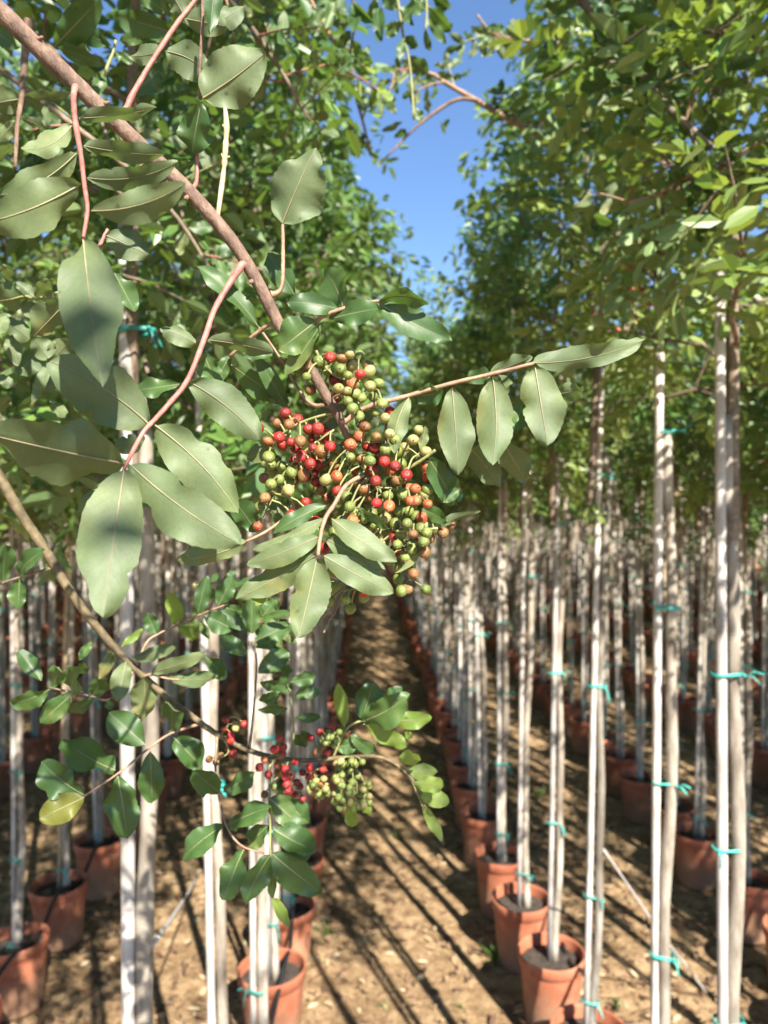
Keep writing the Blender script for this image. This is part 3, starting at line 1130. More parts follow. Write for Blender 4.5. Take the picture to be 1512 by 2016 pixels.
def leaf(parent, bx, by, tx, ty, w, d0, d1=None, mat='leaf_pale', top=False, roll=None, bend=None, fold=None, arc=0.0, wave=1.0, shape=None, label=None):
    """A leaf given by its base and tip in the photograph, its depth there and its apparent width."""
    global leaf_n
    leaf_n += 1
    r = np.random.default_rng(9000 + leaf_n)
    if d1 is None:
        d1 = d0 * (1 + r.normal(0, .02))
    if roll is None:
        roll = r.normal(0, 22)
    if bend is None:
        bend = r.normal(0.02, .06)
    if fold is None:
        fold = r.uniform(.05, .28)
    if shape is None:
        shape = (r.uniform(1.0, 1.25), r.uniform(.54, .68)) if mat in ('leaf_green', 'leaf_young', 'leaf_yellow') else (r.uniform(.86, 1.0), r.uniform(.56, .74))
    b, t = P(bx, by, d0), P(tx, ty, d1)
    dm = (d0 + d1) / 2
    wm = w * dm / FPX / max(math.cos(rad(roll)), .4)
    tocam = (EYE - b.lerp(t, .5)).normalized()
    ax = (t - b).normalized()
    n = (tocam - ax * tocam.dot(ax)).normalized()
    n = Matrix.Rotation(rad(roll), 3, ax) @ n
    me = leaf_mesh(b, t, wm, n, top, bend, fold, arc, wave, 9000 + leaf_n, shape, M[mat], min(wm * 0.018, 0.0007))
    inv = parent.matrix_world_loc if hasattr(parent, 'matrix_world_loc') else None
    o = link('leaf', me, parent)
    o.location = b - ORIGIN[parent.name]
    if label:
        o['label'] = label
    return o


ORIGIN = {}


def group_root(name, px, py, d, label, cat, group=None):
    o = bpy.data.objects.new(name, None)
    o.empty_display_size = 0.02
    col.objects.link(o)
    o.location = P(px, py, d)
    ORIGIN[o.name] = Vector(o.location)
    tag(o, label, cat, group)
    return o


def stem(parent, name, pts, mat, sides=10, sub=5, knobs=0.0):
    """pts: (px, py, depth, radius in px). The mesh keeps its origin at the first point."""
    P3 = [P(a, b, c) for a, b, c, _ in pts]
    thin = 0.86 if name == 'leaf_stalk' else 1.0
    R3 = [q[3] * q[2] / FPX * thin * (1.2 if i == 0 and thin < 1 else 1) for i, q in enumerate(pts)]
    pp, rr = smooth_path(P3, R3, sub)
    if not knobs and name == 'leaf_stalk':
        knobs = .05
    if knobs:
        r = np.random.default_rng(len(pts) * 7 + int(pts[0][0]))
        rr = [x * (1 + r.normal(0, knobs)) for x in rr]
    mb = MB()
    mb.tube(pp, rr, sides)
    o = link(name, mb.mesh(name, M[mat], origin=P3[0]), parent)
    o.location = P3[0] - ORIGIN[parent.name]
    ORIGIN[o.name] = P3[0]
    return o


def berry_mesh(mat, seed):
    r = np.random.default_rng(seed)
    mb = MB()
    prof = []
    n = 12
    for i in range(n + 1):
        a = math.pi * i / n
        prof.append((max(math.sin(a), 1e-4) * (1 + 0.03 * math.sin(2 * a)), -math.cos(a) * r.uniform(.96, 1.0)))
    mb.lathe(prof, 18)
    k = 3
    mb.tube([Vector((0, 0, 0.93)), Vector((0.03, 0, 1.06)), Vector((0.06, .03, 1.2))], [0.15, 0.11, 0.04], 6, mat=1)
    return mb.mesh('berry', [M[mat], M['twig']])


BERRY = {c: [berry_mesh('berry_' + c, 70 + i) for i in range(2)] for c in 'RDOBGY'}


def cluster(parent, axes, berries, rpx, name='berry_cluster', dspread=0.018, jitter=0, axis_mat='stalk_green'):
    """A hanging bunch: forked stalks as one mesh, every berry its own object on a short pedicel."""
    pa = []
    mb = MB()
    for ax in axes:
        P3 = [P(a, b, c) for a, b, c, _ in ax]
        R3 = [q[3] * q[2] / FPX for q in ax]
        pp, rr = smooth_path(P3, R3, 4)
        mb.tube(pp, rr, 6)
        pa.extend(pp)
    r = np.random.default_rng(int(axes[0][0][0]) + len(berries))
    org = pa[0]
    place = []
    for q in berries:
        bx, by, c = q[:3]
        d = q[3] if len(q) > 3 else axes[0][0][2] + r.uniform(-dspread, dspread * .5)
        p = P(bx, by, d)
        rb = rpx * r.choice([.84, .93, .98, 1.0, 1.06]) * r.uniform(.95, 1.04) * d / FPX
        best = min(pa, key=lambda s: (s - p).length - 0.25 * (s.z - p.z))
        dirv = (p - best)
        if dirv.length < 1e-4:
            dirv = Vector((0, 0, -1e-3))
        m = best.lerp(p, .55) + Vector((0, 0, .15 * dirv.length))
        pp, rr = smooth_path([best, m, p], [0.0006, 0.00048, 0.0006], 3)
        mb.tube(pp, rr, 5, cap=False)
        place.append((p, rb, c, (p - m).normalized()))
    o = link(name, mb.mesh(name, M[axis_mat], origin=org), parent)
    o.location = org - ORIGIN[parent.name]
    ORIGIN[o.name] = org
    for p, rb, c, dv in place:
        e = link('berry', BERRY[c][r.integers(2)], o)
        e.location = p - org
        e.scale = (rb, rb * r.uniform(.88, 1.04), rb * r.uniform(.96, 1.16))
        e.rotation_euler = (dv + Vector(r.normal(0, .25, 3))).to_track_quat('Z', 'Y').to_euler()
    return o


# ---- the branch with the ripening berries
A = group_root('berry_branch', 0, 20, 0.335, 'brown branch with grey-green leaflets carrying the large red and green berry bunch', 'branch')
stem(A, 'stem', [(-40, -12, .332, 19), (0, 21, .335, 18), (66, 86, .338, 17.5), (142, 158, .340, 17), (198, 213, .342, 16), (291, 300, .346, 15), (377, 382, .349, 14), (455, 472, .351, 13), (503, 548, .352, 12.5), (549, 637, .353, 12), (590, 700, .353, 11.5), (618, 738, .354, 11), (647, 787, .354, 10), (670, 826, .355, 9), (686, 868, .356, 6), (692, 890, .357, 3)], 'branch_bark', 14, knobs=.025)


def compound(path, stalk_mat, leaves, **kw):
    s = stem(A if 'root' not in kw else kw.pop('root'), 'leaf_stalk', path, stalk_mat, 8, 5)
    for l in leaves:
        a, k = l if isinstance(l[-1], dict) and len(l) == 2 else (l, {})
        opt = dict(kw)
        opt.update(k)
        if opt.get('mat') == 'leaf_green' and 'top' not in opt:
            opt['top'] = True  # shade on these leaves is imitated by showing the dark upper face
        leaf(s, *a, **opt)
    return s


compound([(158, 170, .342, 6), (149, 171, .3375, 8), (145, 189, .332, 7), (145, 205, .326, 6.5), (149, 245, .318, 6.5), (159, 304, .305, 6), (166, 364, .295, 5.5), (172, 413, .288, 5), (164, 468, .282, 4.5)], 'stalk_pink', [
    ((155, 232, 308, 211, 30, .320, .33), dict(roll=45, arc=-.06)),
    ((142, 246, 40, 296, 44, .318, .30), dict(arc=.08, roll=20)),
    ((165, 287, 325, 302, 40, .308, .31), dict(arc=-.07, roll=25)),
    ((172, 350, 350, 318, 48, .298, .30), dict(arc=-.08, roll=20)),
    ((180, 415, 366, 360, 66, .290, .285), dict(arc=-.07)),
    ((150, 302, -14, 384, 56, .305, .28), dict(arc=.10)),
    ((156, 364, -45, 440, 92, .295, .27), dict(arc=.05)),
    ((164, 472, 203, 765, 116, .281, .252), dict(roll=8, shape=(.92, .8), bend=-.05)),
], mat='leaf_pale')
compound([(190, 500, .37, 5), (203, 470, .372, 4.5), (212, 452, .374, 4)], 'stalk_pink', [
    ((208, 463, 296, 502, 62, .372), dict(roll=-15)), ((222, 530, 266, 614, 42, .378), dict(mat='leaf_green')), ((140, 585, 64, 664, 58, .35), {})])
compound([(236, 222, .342, 8), (250, 212, .343, 7.5), (262, 185, .345, 7), (300, 120, .35, 6.5), (345, 52, .355, 6), (385, 0, .36, 5.5), (402, -30, .362, 5)], 'stalk_pink', [
    ((318, 100, 256, 112, 36, .352), dict(roll=30)), ((325, 101, 416, 152, 66, .352), dict(roll=-10, arc=.08)), ((366, 37, 446, 52, 52, .357), {}), ((430, 42, 482, 12, 38, .37), {}), ((362, 30, 332, -22, 44, .36), {})])
compound([(400, -20, .335, 4), (398, 60, .336, 4), (394, 120, .337, 4), (394, 195, .338, 4)], 'branch_bark', [
    ((400, 193, 523, 104, 104, .338, .335), dict(roll=-12, shape=(.84, .62), arc=-.03)), ((396, 202, 378, 302, 66, .338), dict(mat='leaf_green', roll=20)), ((414, 66, 424, -45, 34, .33), dict(mat='leaf_green'))])
compound([(372, 372, .349, 7), (384, 366, .350, 6), (388, 345, .352, 4.5), (388, 302, .354, 4)], 'stalk_pink', [((384, 318, 330, 345, 26, .36), dict(mat='leaf_green'))])
compound([(490, 522, .3525, 7), (477, 522, .3495, 10), (467, 535, .3480, 9.5), (453, 557, .347, 7.5), (422, 610, .340, 7), (403, 665, .333, 6.5), (370, 747, .322, 6), (331, 797, .312, 6), (301, 830, .305, 5.5), (281, 853, .300, 5.5), (251, 909, .290, 5), (243, 930, .288, 4.5)], 'stalk_pink', [
    ((386, 676, 314, 647, 36, .334), dict(roll=20)), ((410, 669, 540, 692, 34, .335), dict(roll=35, arc=-.05)), ((402, 698, 426, 762, 46, .345), dict(mat='leaf_green')),
    ((354, 756, 252, 771, 36, .325), dict(roll=30, mat='leaf_green')), ((372, 752, 512, 866, 78, .322, .33), dict(roll=-8, arc=.06)),
    ((292, 834, 92, 708, 118, .305, .29), dict(arc=-.05, roll=5)), ((305, 837, 470, 1012, 98, .304, .30), dict(arc=.05, shape=(.85, .72))),
    ((246, 912, -38, 850, 122, .290, .275), dict(arc=.02)), ((257, 915, 474, 1072, 108, .289, .28), dict(arc=-.03)),
    ((244, 925, 203, 1216, 122, .288, .262), dict(roll=4, shape=(.95, .62), bend=-.03)),
    ((226, 886, 284, 860, 40, .34), {}), ((190, 958, 266, 952, 26, .36), {}), ((160, 985, 222, 968, 20, .36), {})])
compound([(533, 580, .353, 8), (546, 576, .354, 6.5), (556, 556, .356, 5), (557, 481, .36, 4.5), (556, 443, .362, 4.5)], 'stalk_tan', [
    ((556, 440, 623, 291, 108, .362, .355), dict(roll=-14, shape=(.80, .74), fold=.25)), ((581, 582, 526, 496, 50, .372), dict(mat='leaf_green')), ((540, 448, 524, 446, 6, .363), dict(mat='leaf_young'))])
compound([(606, 726, .352, 5), (612, 690, .348, 5), (625, 632, .345, 5), (668, 610, .344, 5), (734, 594, .345, 4.5), (748, 594, .346, 4)], 'stalk_tan', [
    ((746, 597, 891, 670, 56, .346), dict(mat='leaf_green', roll=-20, shape=(.9, .66))), ((745, 592, 846, 600, 30, .346), dict(arc=-.17, roll=45, mat='leaf_green')),
    ((650, 628, 750, 606, 46, .347), dict(mat='leaf_green', roll=-20)), ((622, 633, 548, 690, 74, .343), dict(mat='leaf_green', shape=(.85, .65))), ((631, 640, 562, 738, 32, .342), dict(mat='leaf_green', roll=30)),
    ((672, 610, 564, 594, 42, .346), dict(mat='leaf_green', roll=20)), ((676, 608, 636, 528, 60, .352), dict(mat='leaf_green'))])
compound([(640, 796, .355, 5), (617, 797, .357, 4.5), (590, 770, .358, 4), (555, 710, .358, 3.5), (510, 645, .358, 3)], 'stalk_tan', [
    ((510, 645, 386, 520, 34, .358), dict(mat='leaf_green', roll=40)), ((540, 697, 478, 702, 22, .36), dict(mat='leaf_green', roll=20)), ((455, 718, 569, 795, 44, .365), dict(mat='leaf_green', roll=20)),
    ((566, 784, 522, 768, 30, .37), {}), ((540, 872, 487, 906, 40, .365), {}), ((566, 805, 505, 700, 34, .372), dict(mat='leaf_green'))])
compound([(545, 636, .354, 6), (528, 640, .356, 5), (490, 668, .36, 4.5), (452, 702, .364, 4)], 'stalk_tan', [((452, 700, 418, 758, 30, .366), dict(mat='leaf_green'))])
compound([(668, 828, .355, 8), (681, 829, .354, 6.5), (718, 803, .353, 6), (804, 779, .352, 5.5), (888, 755, .351, 5), (965, 737, .351, 4.5), (1052, 715, .350, 4)], 'stalk_tan', [
    ((805, 783, 778, 894, 42, .350), dict(roll=22, arc=-.07)), ((890, 764, 902, 936, 70, .350), dict(roll=-14, shape=(.95, .68))), ((970, 742, 970, 917, 76, .350), dict(roll=5, shape=(.92, .7), arc=.03)),
    ((1053, 722, 1078, 878, 84, .350), dict(roll=-8, shape=(.92, .60))), ((1050, 714, 1270, 668, 48, .350, .37), dict(roll=14, wave=2.2, arc=-.05)),
    ((966, 733, 1048, 702, 26, .353), dict(roll=40)), ((906, 750, 964, 731, 32, .355), dict(mat='leaf_green', roll=15)), ((812, 780, 873, 772, 42, .356), dict(mat='leaf_green')),
    ((922, 880, 984, 958, 56, .360), {}), ((990, 868, 1036, 947, 56, .360), {}), ((1098, 776, 1148, 768, 38, .356), {}), ((1036, 772, 1014, 848, 36, .358), dict(mat='leaf_green')), ((984, 738, 999, 775, 28, .358), {})])
compound([(790, 930, .362, 4), (830, 906, .358, 4), (858, 886, .355, 4)], 'stalk_green', [
    ((842, 900, 896, 994, 50, .352), dict(mat='leaf_green', roll=-25, top=True)), ((828, 1000, 878, 1026, 30, .36), dict(mat='leaf_green')), ((838, 838, 828, 888, 20, .358), {}), ((872, 990, 905, 962, 24, .362), dict(mat='leaf_green'))])
compound([(780, 1046, .352, 3), (820, 1044, .35, 3), (862, 1040, .35, 2.5)], 'stalk_green', [((850, 1046, 944, 1004, 16, .35), dict(roll=40)), ((838, 1034, 778, 1130, 16, .347), dict(roll=40, arc=.08)), ((700, 1000, 765, 1042, 18, .342), dict(mat='leaf_green', roll=40))])
compound([(716, 936, .352, 4), (682, 955, .344, 5), (657, 995, .338, 5.2), (640, 1021, .334, 5), (630, 1060, .331, 5), (626, 1095, .329, 4.5)], 'stalk_tan', [
    ((624, 1098, 588, 1257, 76, .329, .322), dict(roll=6, shape=(.88, .62), bend=.02)), ((637, 1094, 774, 1168, 56, .330), dict(roll=-12, arc=-.02, shape=(1.0, .62))),
    ((642, 1060, 758, 1122, 50, .335), dict(roll=-10)), ((653, 1021, 782, 1107, 50, .334), dict(roll=-14, arc=-.04)),
    ((640, 1020, 496, 1083, 28, .335), dict(roll=30, arc=.06)), ((626, 1057, 487, 1112, 48, .331), dict(roll=10, arc=.03)), ((620, 1095, 464, 1180, 58, .330), dict(roll=8)),
    ((643, 994, 536, 1050, 30, .342), dict(mat='leaf_green', roll=25)), ((624, 1040, 588, 1094, 40, .345), dict(mat='leaf_green')), ((530, 1150, 500, 1192, 26, .35), dict(mat='leaf_young'))])
compound([(560, 1022, .345, 3.5), (520, 1049, .343, 3.5), (484, 1066, .342, 3)], 'stalk_tan', [((486, 1066, 344, 1102, 44, .342), dict(roll=-15, arc=.06)), ((505, 1046, 460, 984, 50, .362), dict(mat='leaf_green')), ((560, 1040, 535, 965, 44, .372), {})])
compound([(655, 812, .358, 4), (640, 830, .362, 3.5), (625, 838, .365, 3)], 'stalk_green', [((600, 842, 700, 798, 48, .378), {}), ((700, 838, 752, 812, 40, .375), {}), ((640, 900, 690, 870, 30, .376), {})])

# berries read off the photograph (crop 480,650 at 3.36x) by colour
c5 = lambda x, y: (480 + x / 3.36, 650 + y / 3.36)
raw_up = [(570, 180, 'D'), (650, 178, 'B'), (700, 155, 'Y'), (715, 230, 'Y'), (557, 270, 'G'), (768, 290, 'R'), (830, 275, 'Y'), (715, 350, 'O'), (628, 385, 'Y'), (685, 405, 'Y'), (738, 425, 'G'), (835, 372, 'Y'), (890, 355, 'G'), (440, 395, 'B'), (415, 310, 'G'), (500, 210, 'G'), (780, 450, 'G'), (720, 520, 'G'), (855, 440, 'G'), (690, 470, 'G'), (915, 485, 'G'), (765, 570, 'G'), (865, 540, 'G'), (640, 260, 'G'), (600, 330, 'D'), (690, 300, 'G'), (385, 270, 'G'), (610, 445, 'D')]
raw_left = [(275, 550, 'D'), (85, 648, 'D'), (355, 590, 'D'), (222, 615, 'B'), (235, 710, 'R'), (425, 655, 'D'), (375, 735, 'B'), (550, 680, 'D'), (490, 655, 'D'), (570, 770, 'R'), (510, 800, 'B'), (385, 835, 'R'), (440, 885, 'D'), (495, 890, 'D'), (395, 960, 'B'), (175, 890, 'G'), (250, 900, 'G'), (315, 940, 'G'), (135, 980, 'B'), (180, 1020, 'G'), (215, 1060, 'G'), (295, 1060, 'Y'), (140, 1110, 'B'), (105, 1170, 'G'), (92, 1300, 'O'), (412, 1142, 'D'), (320, 1225, 'D'), (160, 735, 'O'), (310, 740, 'D'), (255, 760, 'D'), (630, 795, 'G'), (540, 720, 'D'), (300, 625, 'B'), (460, 780, 'D'), (165, 840, 'G'), (235, 990, 'G'), (300, 1000, 'G'), (480, 1270, 'D')]
raw_mid = [(760, 705, 'O'), (705, 760, 'O'), (800, 640, 'B'), (878, 705, 'B'), (965, 685, 'Y'), (935, 580, 'Y'), (965, 535, 'D'), (995, 582, 'O'), (1010, 660, 'Y'), (1155, 660, 'Y'), (1120, 725, 'Y'), (1005, 730, 'G'), (935, 790, 'G'), (705, 840, 'G'), (775, 850, 'B'), (835, 865, 'G'), (930, 870, 'R'), (1035, 885, 'G'), (1210, 908, 'O'), (1220, 970, 'D'), (745, 930, 'D'), (680, 945, 'G'), (613, 967, 'O'), (540, 990, 'Y'), (872, 998, 'D'), (970, 925, 'O'), (1010, 995, 'B'), (795, 1050, 'B'), (1097, 1045, 'O'), (1050, 1085, 'G'), (955, 1095, 'G'), (1195, 1085, 'Y'), (1135, 1130, 'B'), (1215, 1150, 'O'), (770, 1150, 'Y'), (877, 1147, 'R'), (960, 1165, 'O'), (730, 1100, 'G'), (720, 1262, 'O'), (935, 1245, 'Y'), (850, 1215, 'G'), (1090, 1200, 'G'), (1140, 1235, 'G'), (1235, 1245, 'Y'), (1080, 1280, 'G'), (1000, 1280, 'G'), (640, 1260, 'Y'), (600, 1340, 'G'), (1360, 1290, 'B'), (1318, 1340, 'B'), (1195, 1470, 'B'), (1120, 1450, 'G'), (1015, 1415, 'G'), (890, 1425, 'Y'), (995, 1370, 'D'), (1190, 1400, 'G'), (960, 1490, 'G'), (615, 1060, 'D'), (860, 780, 'D'), (820, 770, 'R'), (690, 880, 'G'), (640, 1110, 'G'), (700, 1170, 'G'), (1075, 960, 'D'), (1000, 900, 'D'), (850, 930, 'D'), (900, 1180, 'G'), (800, 1250, 'G'), (1100, 1130, 'O'), (860, 1290, 'G'), (1170, 1310, 'G'), (1040, 1350, 'G'), (1120, 1350, 'B'), (1210, 1340, 'G')]
c6 = lambda x, y: (330 + x / 2.52, 850 + y / 2.52)
raw_low = [(1280, 782, 'G'), (978, 792, 'R'), (975, 820, 'G'), (907, 878, 'G'), (885, 835, 'G'), (920, 745, 'G'), (1145, 730, 'G'), (1190, 780, 'B'), (1215, 585, 'G'), (1278, 605, 'B'), (1220, 705, 'B'), (1205, 665, 'G'), (825, 690, 'G'), (800, 840, 'G'), (830, 500, 'G'), (1140, 560, 'G'), (1145, 670, 'G'), (880, 710, 'G'), (820, 770, 'G'), (1180, 620, 'G'), (950, 760, 'G'), (1110, 620, 'D'), (1060, 560, 'Y'), (1160, 790, 'G')]
rb = np.random.default_rng(3)
fill_mid = [(rb.uniform(620, 860), rb.uniform(880, 1110), 'GGGGBD'[rb.integers(6)], rb.uniform(.366, .384)) for _ in range(64)]
fill_up = [(rb.uniform(620, 740), rb.uniform(700, 800), 'GGGB'[rb.integers(4)], rb.uniform(.364, .376)) for _ in range(10)]
fill_left = [(rb.uniform(520, 640), rb.uniform(840, 950), 'GGDD'[rb.integers(4)], rb.uniform(.366, .38)) for _ in range(16)]
cluster(A, [[(622, 690, .356, 3), (638, 720, .358, 3), (670, 745, .359, 2.5), (715, 752, .36, 2), (735, 770, .36, 1.5)], [(650, 785, .356, 3), (690, 780, .36, 2.2), (745, 785, .362, 1.6)]],
        [(*c5(x, y), c) for x, y, c in raw_up] + fill_up, 12.0)
cluster(A, [[(662, 812, .356, 3.2), (620, 822, .357, 2.8), (580, 838, .358, 2.4), (545, 865, .36, 2), (530, 905, .36, 1.6)], [(660, 845, .358, 2.6), (610, 880, .36, 2.2), (560, 930, .36, 1.8), (535, 985, .36, 1.4), (512, 1030, .36, 1.1)]],
        [(*c5(x, y), c) for x, y, c in raw_left] + fill_left, 12.0)
fill_mid += [(rb.uniform(650, 850), rb.uniform(880, 1080), 'GGGBDOGY'[rb.integers(8)], rb.uniform(.356, .366)) for _ in range(34)]
cluster(A, [[(688, 872, .357, 4), (715, 915, .358, 3.2), (745, 960, .36, 2.8), (775, 1020, .36, 2.4), (800, 1080, .36, 2), (815, 1130, .36, 1.4)], [(690, 880, .357, 3), (745, 870, .36, 2.4), (800, 880, .36, 2), (838, 910, .36, 1.5)], [(745, 960, .36, 2.4), (800, 965, .36, 2), (838, 985, .36, 1.5)], [(775, 1020, .36, 2), (830, 1040, .36, 1.6), (870, 1040, .36, 1.2)]],
        [(*c5(x, y), c) for x, y, c in raw_mid] + fill_mid, 12.0)
cluster(A, [[(760, 1000, .362, 2.6), (745, 1060, .362, 2.4), (720, 1120, .36, 2.2), (700, 1160, .36, 2)], [(775, 1020, .362, 2), (800, 1100, .36, 2), (812, 1140, .36, 1.6), (840, 1158, .358, 1)]],
        [(*c6(x, y), c) for x, y, c in raw_low], 11.8)
stem(A, 'dry_stalk', [(690, 1130, .36, 2.4), (672, 1172, .36, 2.6), (664, 1195, .36, 2.4), (652, 1215, .358, 3.4), (648, 1222, .358, 2.2), (640, 1240, .357, 3.6), (637, 1246, .357, 1.5)], 'twig', 6, 4, knobs=.25)
for q in ([(652, 1200, .36, 1.6), (640, 1212, .36, 2.6), (637, 1216, .36, .8)], [(650, 1216, .358, 1.5), (659, 1222, .358, 2.4)], [(668, 1180, .36, 1.6), (656, 1186, .36, 1.4), (652, 1180, .36, 2.2)]):
    stem(A, 'dry_stalk', q, 'twig', 6, 3, knobs=.2)
DRY = group_root('dry_twig', 444, 215, .46, 'bare pale yellow twig hanging behind the main brown branch', 'twig')
stem(DRY, 'stem', [(443, 212, .46, 3), (446, 250, .46, 6), (444, 290, .46, 5), (441, 330, .46, 5), (432, 400, .46, 4.5), (426, 445, .46, 4)], 'twig_dry', 7, knobs=.12)
for q in ([(444, 252, .46, 2), (438, 246, .458, 1.4)], [(443, 312, .46, 2.2), (452, 308, .458, 1.4)], [(441, 318, .46, 2), (436, 302, .46, 1)]):
    stem(DRY, 'bud', q, 'twig_dry', 5, 2)

# ---- the lower branch
B = group_root('berry_branch', -10, 930, 0.50, 'lower olive-brown branch with dark green leaves and small red berries', 'branch')
stem(B, 'stem', [(-60, 850, .50, 11.2), (-10, 925, .50, 10.8), (40, 1010, .505, 10.3), (90, 1085, .51, 9.5), (130, 1152, .51, 9.0), (175, 1215, .515, 8.2), (230, 1280, .52, 7.3), (268, 1318, .52, 6.9), (320, 1365, .522, 6.5), (380, 1412, .525, 6.0), (430, 1447, .527, 5.6), (490, 1477, .53, 5.2), (545, 1492, .53, 4.7), (605, 1497, .53, 4.3), (680, 1491, .53, 3.9), (745, 1490, .528, 3.4), (790, 1512, .525, 3.1), (820, 1547, .522, 2.8), (838, 1590, .52, 2.2)], 'olive_bark', 12, knobs=.03)
G = dict(root=B, mat='leaf_green', top=True)
compound([(102, 1118, .51, 4), (75, 1126, .512, 3), (38, 1137, .515, 3), (-10, 1152, .52, 2.6)], 'twig', [(6, 1146, 12, 1072, 36, .518), (40, 1132, 83, 1084, 32, .513), (38, 1140, 36, 1196, 34, .514), (-8, 1152, -20, 1210, 34, .52)], **G)
compound([(262, 1322, .52, 3.5), (218, 1376, .515, 3), (182, 1371, .51, 3), (140, 1363, .505, 2.8), (96, 1353, .50, 2.4)], 'twig', [
    (82, 1341, 36, 1279, 32, .50), (98, 1357, 19, 1384, 36, .50), (104, 1352, 117, 1313, 36, .502), (140, 1361, 152, 1312, 36, .505), (140, 1368, 78, 1424, 42, .504), (182, 1371, 206, 1334, 34, .51), (182, 1376, 136, 1403, 28, .508), (205, 1390, 226, 1386, 20, .512), (150, 1330, 168, 1306, 22, .508)], **G)
compound([(394, 1425, .527, 3.5), (336, 1444, .518, 3), (292, 1474, .508, 3), (235, 1521, .50, 2.8), (166, 1567, .49, 2.4)], 'stalk_tan', [
    ((286, 1466, 214, 1402, 60, .508), {}), ((296, 1478, 300, 1580, 50, .507), {}), ((227, 1516, 122, 1453, 60, .498), {}), ((165, 1565, 80, 1500, 62, .49), {}), ((232, 1528, 252, 1652, 62, .498), dict(shape=(1.0, .66))), ((166, 1570, 78, 1612, 58, .488), dict(mat='leaf_yellow')), ((336, 1441, 330, 1383, 36, .518), {}), ((342, 1452, 397, 1510, 52, .518), {})], **G)
compound([(283, 1332, .52, 3.5), (300, 1328, .515, 3), (330, 1336, .512, 2.5), (352, 1338, .51, 2)], 'stalk_tan', [
    ((248, 1302, 231, 1382, 40, .515), dict(mat='leaf_pale', top=False)), ((284, 1332, 285, 1416, 52, .513), dict(mat='leaf_pale', top=False, shape=(1.0, .66))), ((262, 1298, 347, 1272, 28, .515), dict(mat='leaf_pale', top=False)),
    ((300, 1322, 408, 1286, 30, .513), dict(mat='leaf_pale', top=False)), ((332, 1336, 430, 1332, 32, .512), dict(mat='leaf_pale', top=False)), ((405, 1294, 441, 1338, 34, .515), {}), ((228, 1278, 194, 1336, 24, .518), dict(mat='leaf_pale', top=False)), ((180, 1262, 156, 1300, 18, .52), {})], **G)
compound([(266, 1318, .52, 3), (288, 1266, .53, 2.8), (312, 1248, .535, 2.6), (350, 1230, .54, 2.6), (396, 1209, .545, 2.4), (450, 1188, .55, 2)], 'stalk_tan', [
    ((346, 1230, 332, 1166, 30, .54), dict(mat='leaf_young')), ((308, 1250, 289, 1208, 30, .535), {}), ((388, 1211, 408, 1133, 32, .545), {}), ((348, 1232, 392, 1256, 26, .54), dict(mat='leaf_young')), ((238, 1274, 282, 1238, 16, .525), dict(mat='leaf_young')), ((430, 1192, 458, 1138, 36, .548), {}), ((440, 1195, 500, 1208, 26, .552), {})], **G)
compound([(491, 1477, .53, 2.6), (501, 1378, .54, 2.4), (505, 1298, .545, 2.4), (496, 1262, .548, 2.4)], 'twig', [
    ((495, 1248, 495, 1172, 36, .548), {}), ((501, 1263, 571, 1229, 40, .548), {}), ((490, 1242, 434, 1200, 32, .55), {}), ((488, 1291, 434, 1254, 32, .547), {}), ((456, 1238, 403, 1212, 42, .552), {}), ((516, 1216, 578, 1205, 14, .55), {}), ((518, 1212, 544, 1180, 30, .555), {}), ((505, 1272, 542, 1260, 28, .55), {}), ((508, 1324, 570, 1282, 42, .546), {}), ((512, 1346, 577, 1354, 26, .545), dict(roll=35)), ((510, 1380, 550, 1364, 24, .543), {}), ((508, 1397, 566, 1396, 20, .542), dict(roll=35))], **G)
compound([(576, 1492, .53, 2.4), (578, 1418, .538, 2.2), (568, 1354, .545, 2)], 'stalk_green', [
    ((572, 1343, 622, 1333, 28, .545), {}), ((580, 1371, 630, 1361, 28, .543), {}), ((582, 1412, 632, 1411, 20, .54), {}), ((576, 1466, 610, 1444, 28, .535), {}), ((566, 1352, 562, 1310, 24, .548), {})], **G)
compound([(428, 1446, .527, 3.2), (424, 1506, .518, 3), (429, 1557, .51, 2.8), (445, 1624, .505, 2.6), (474, 1664, .50, 2.4), (520, 1680, .498, 2)], 'stalk_tan', [
    ((432, 1560, 379, 1515, 46, .51), {}), ((440, 1560, 502, 1522, 36, .51), {}), ((441, 1625, 357, 1692, 46, .505), {}), ((451, 1624, 530, 1589, 40, .505), {}), ((480, 1672, 440, 1772, 48, .50), {}), ((532, 1684, 484, 1782, 46, .498), {})], **G)
compound([(532, 1490, .53, 3), (530, 1573, .515, 2.8), (532, 1628, .51, 2.6), (533, 1681, .505, 2.4), (547, 1732, .50, 2)], 'stalk_green', [
    ((532, 1573, 592, 1626, 52, .514), dict(mat='leaf_pale', top=True)), ((560, 1575, 608, 1622, 46, .52), {}), ((538, 1632, 622, 1674, 54, .51), {}), ((536, 1681, 634, 1757, 62, .504), dict(shape=(.85, .75))), ((528, 1625, 488, 1662, 40, .515), {}), ((545, 1686, 612, 1684, 42, .512), {}), ((538, 1768, 569, 1824, 22, .50), dict(mat='leaf_young')), ((540, 1690, 536, 1772, 18, .505), {})], **G)
compound([(655, 1494, .53, 3), (680, 1438, .53, 2.8), (713, 1419, .53, 2.6), (772, 1417, .53, 2)], 'stalk_green', [
    ((679, 1434, 664, 1346, 28, .53), dict(mat='leaf_young')), ((713, 1416, 735, 1343, 58, .532), {}), ((716, 1419, 804, 1372, 60, .53), {}), ((715, 1425, 801, 1470, 34, .53), dict(mat='leaf_young')), ((770, 1418, 851, 1414, 34, .527), dict(mat='leaf_young')), ((687, 1446, 740, 1482, 26, .53), {}), ((796, 1442, 812, 1452, 14, .53), dict(mat='leaf_young')), ((663, 1470, 704, 1464, 34, .535), {}), ((745, 1410, 792, 1352, 36, .535), {})], **G)
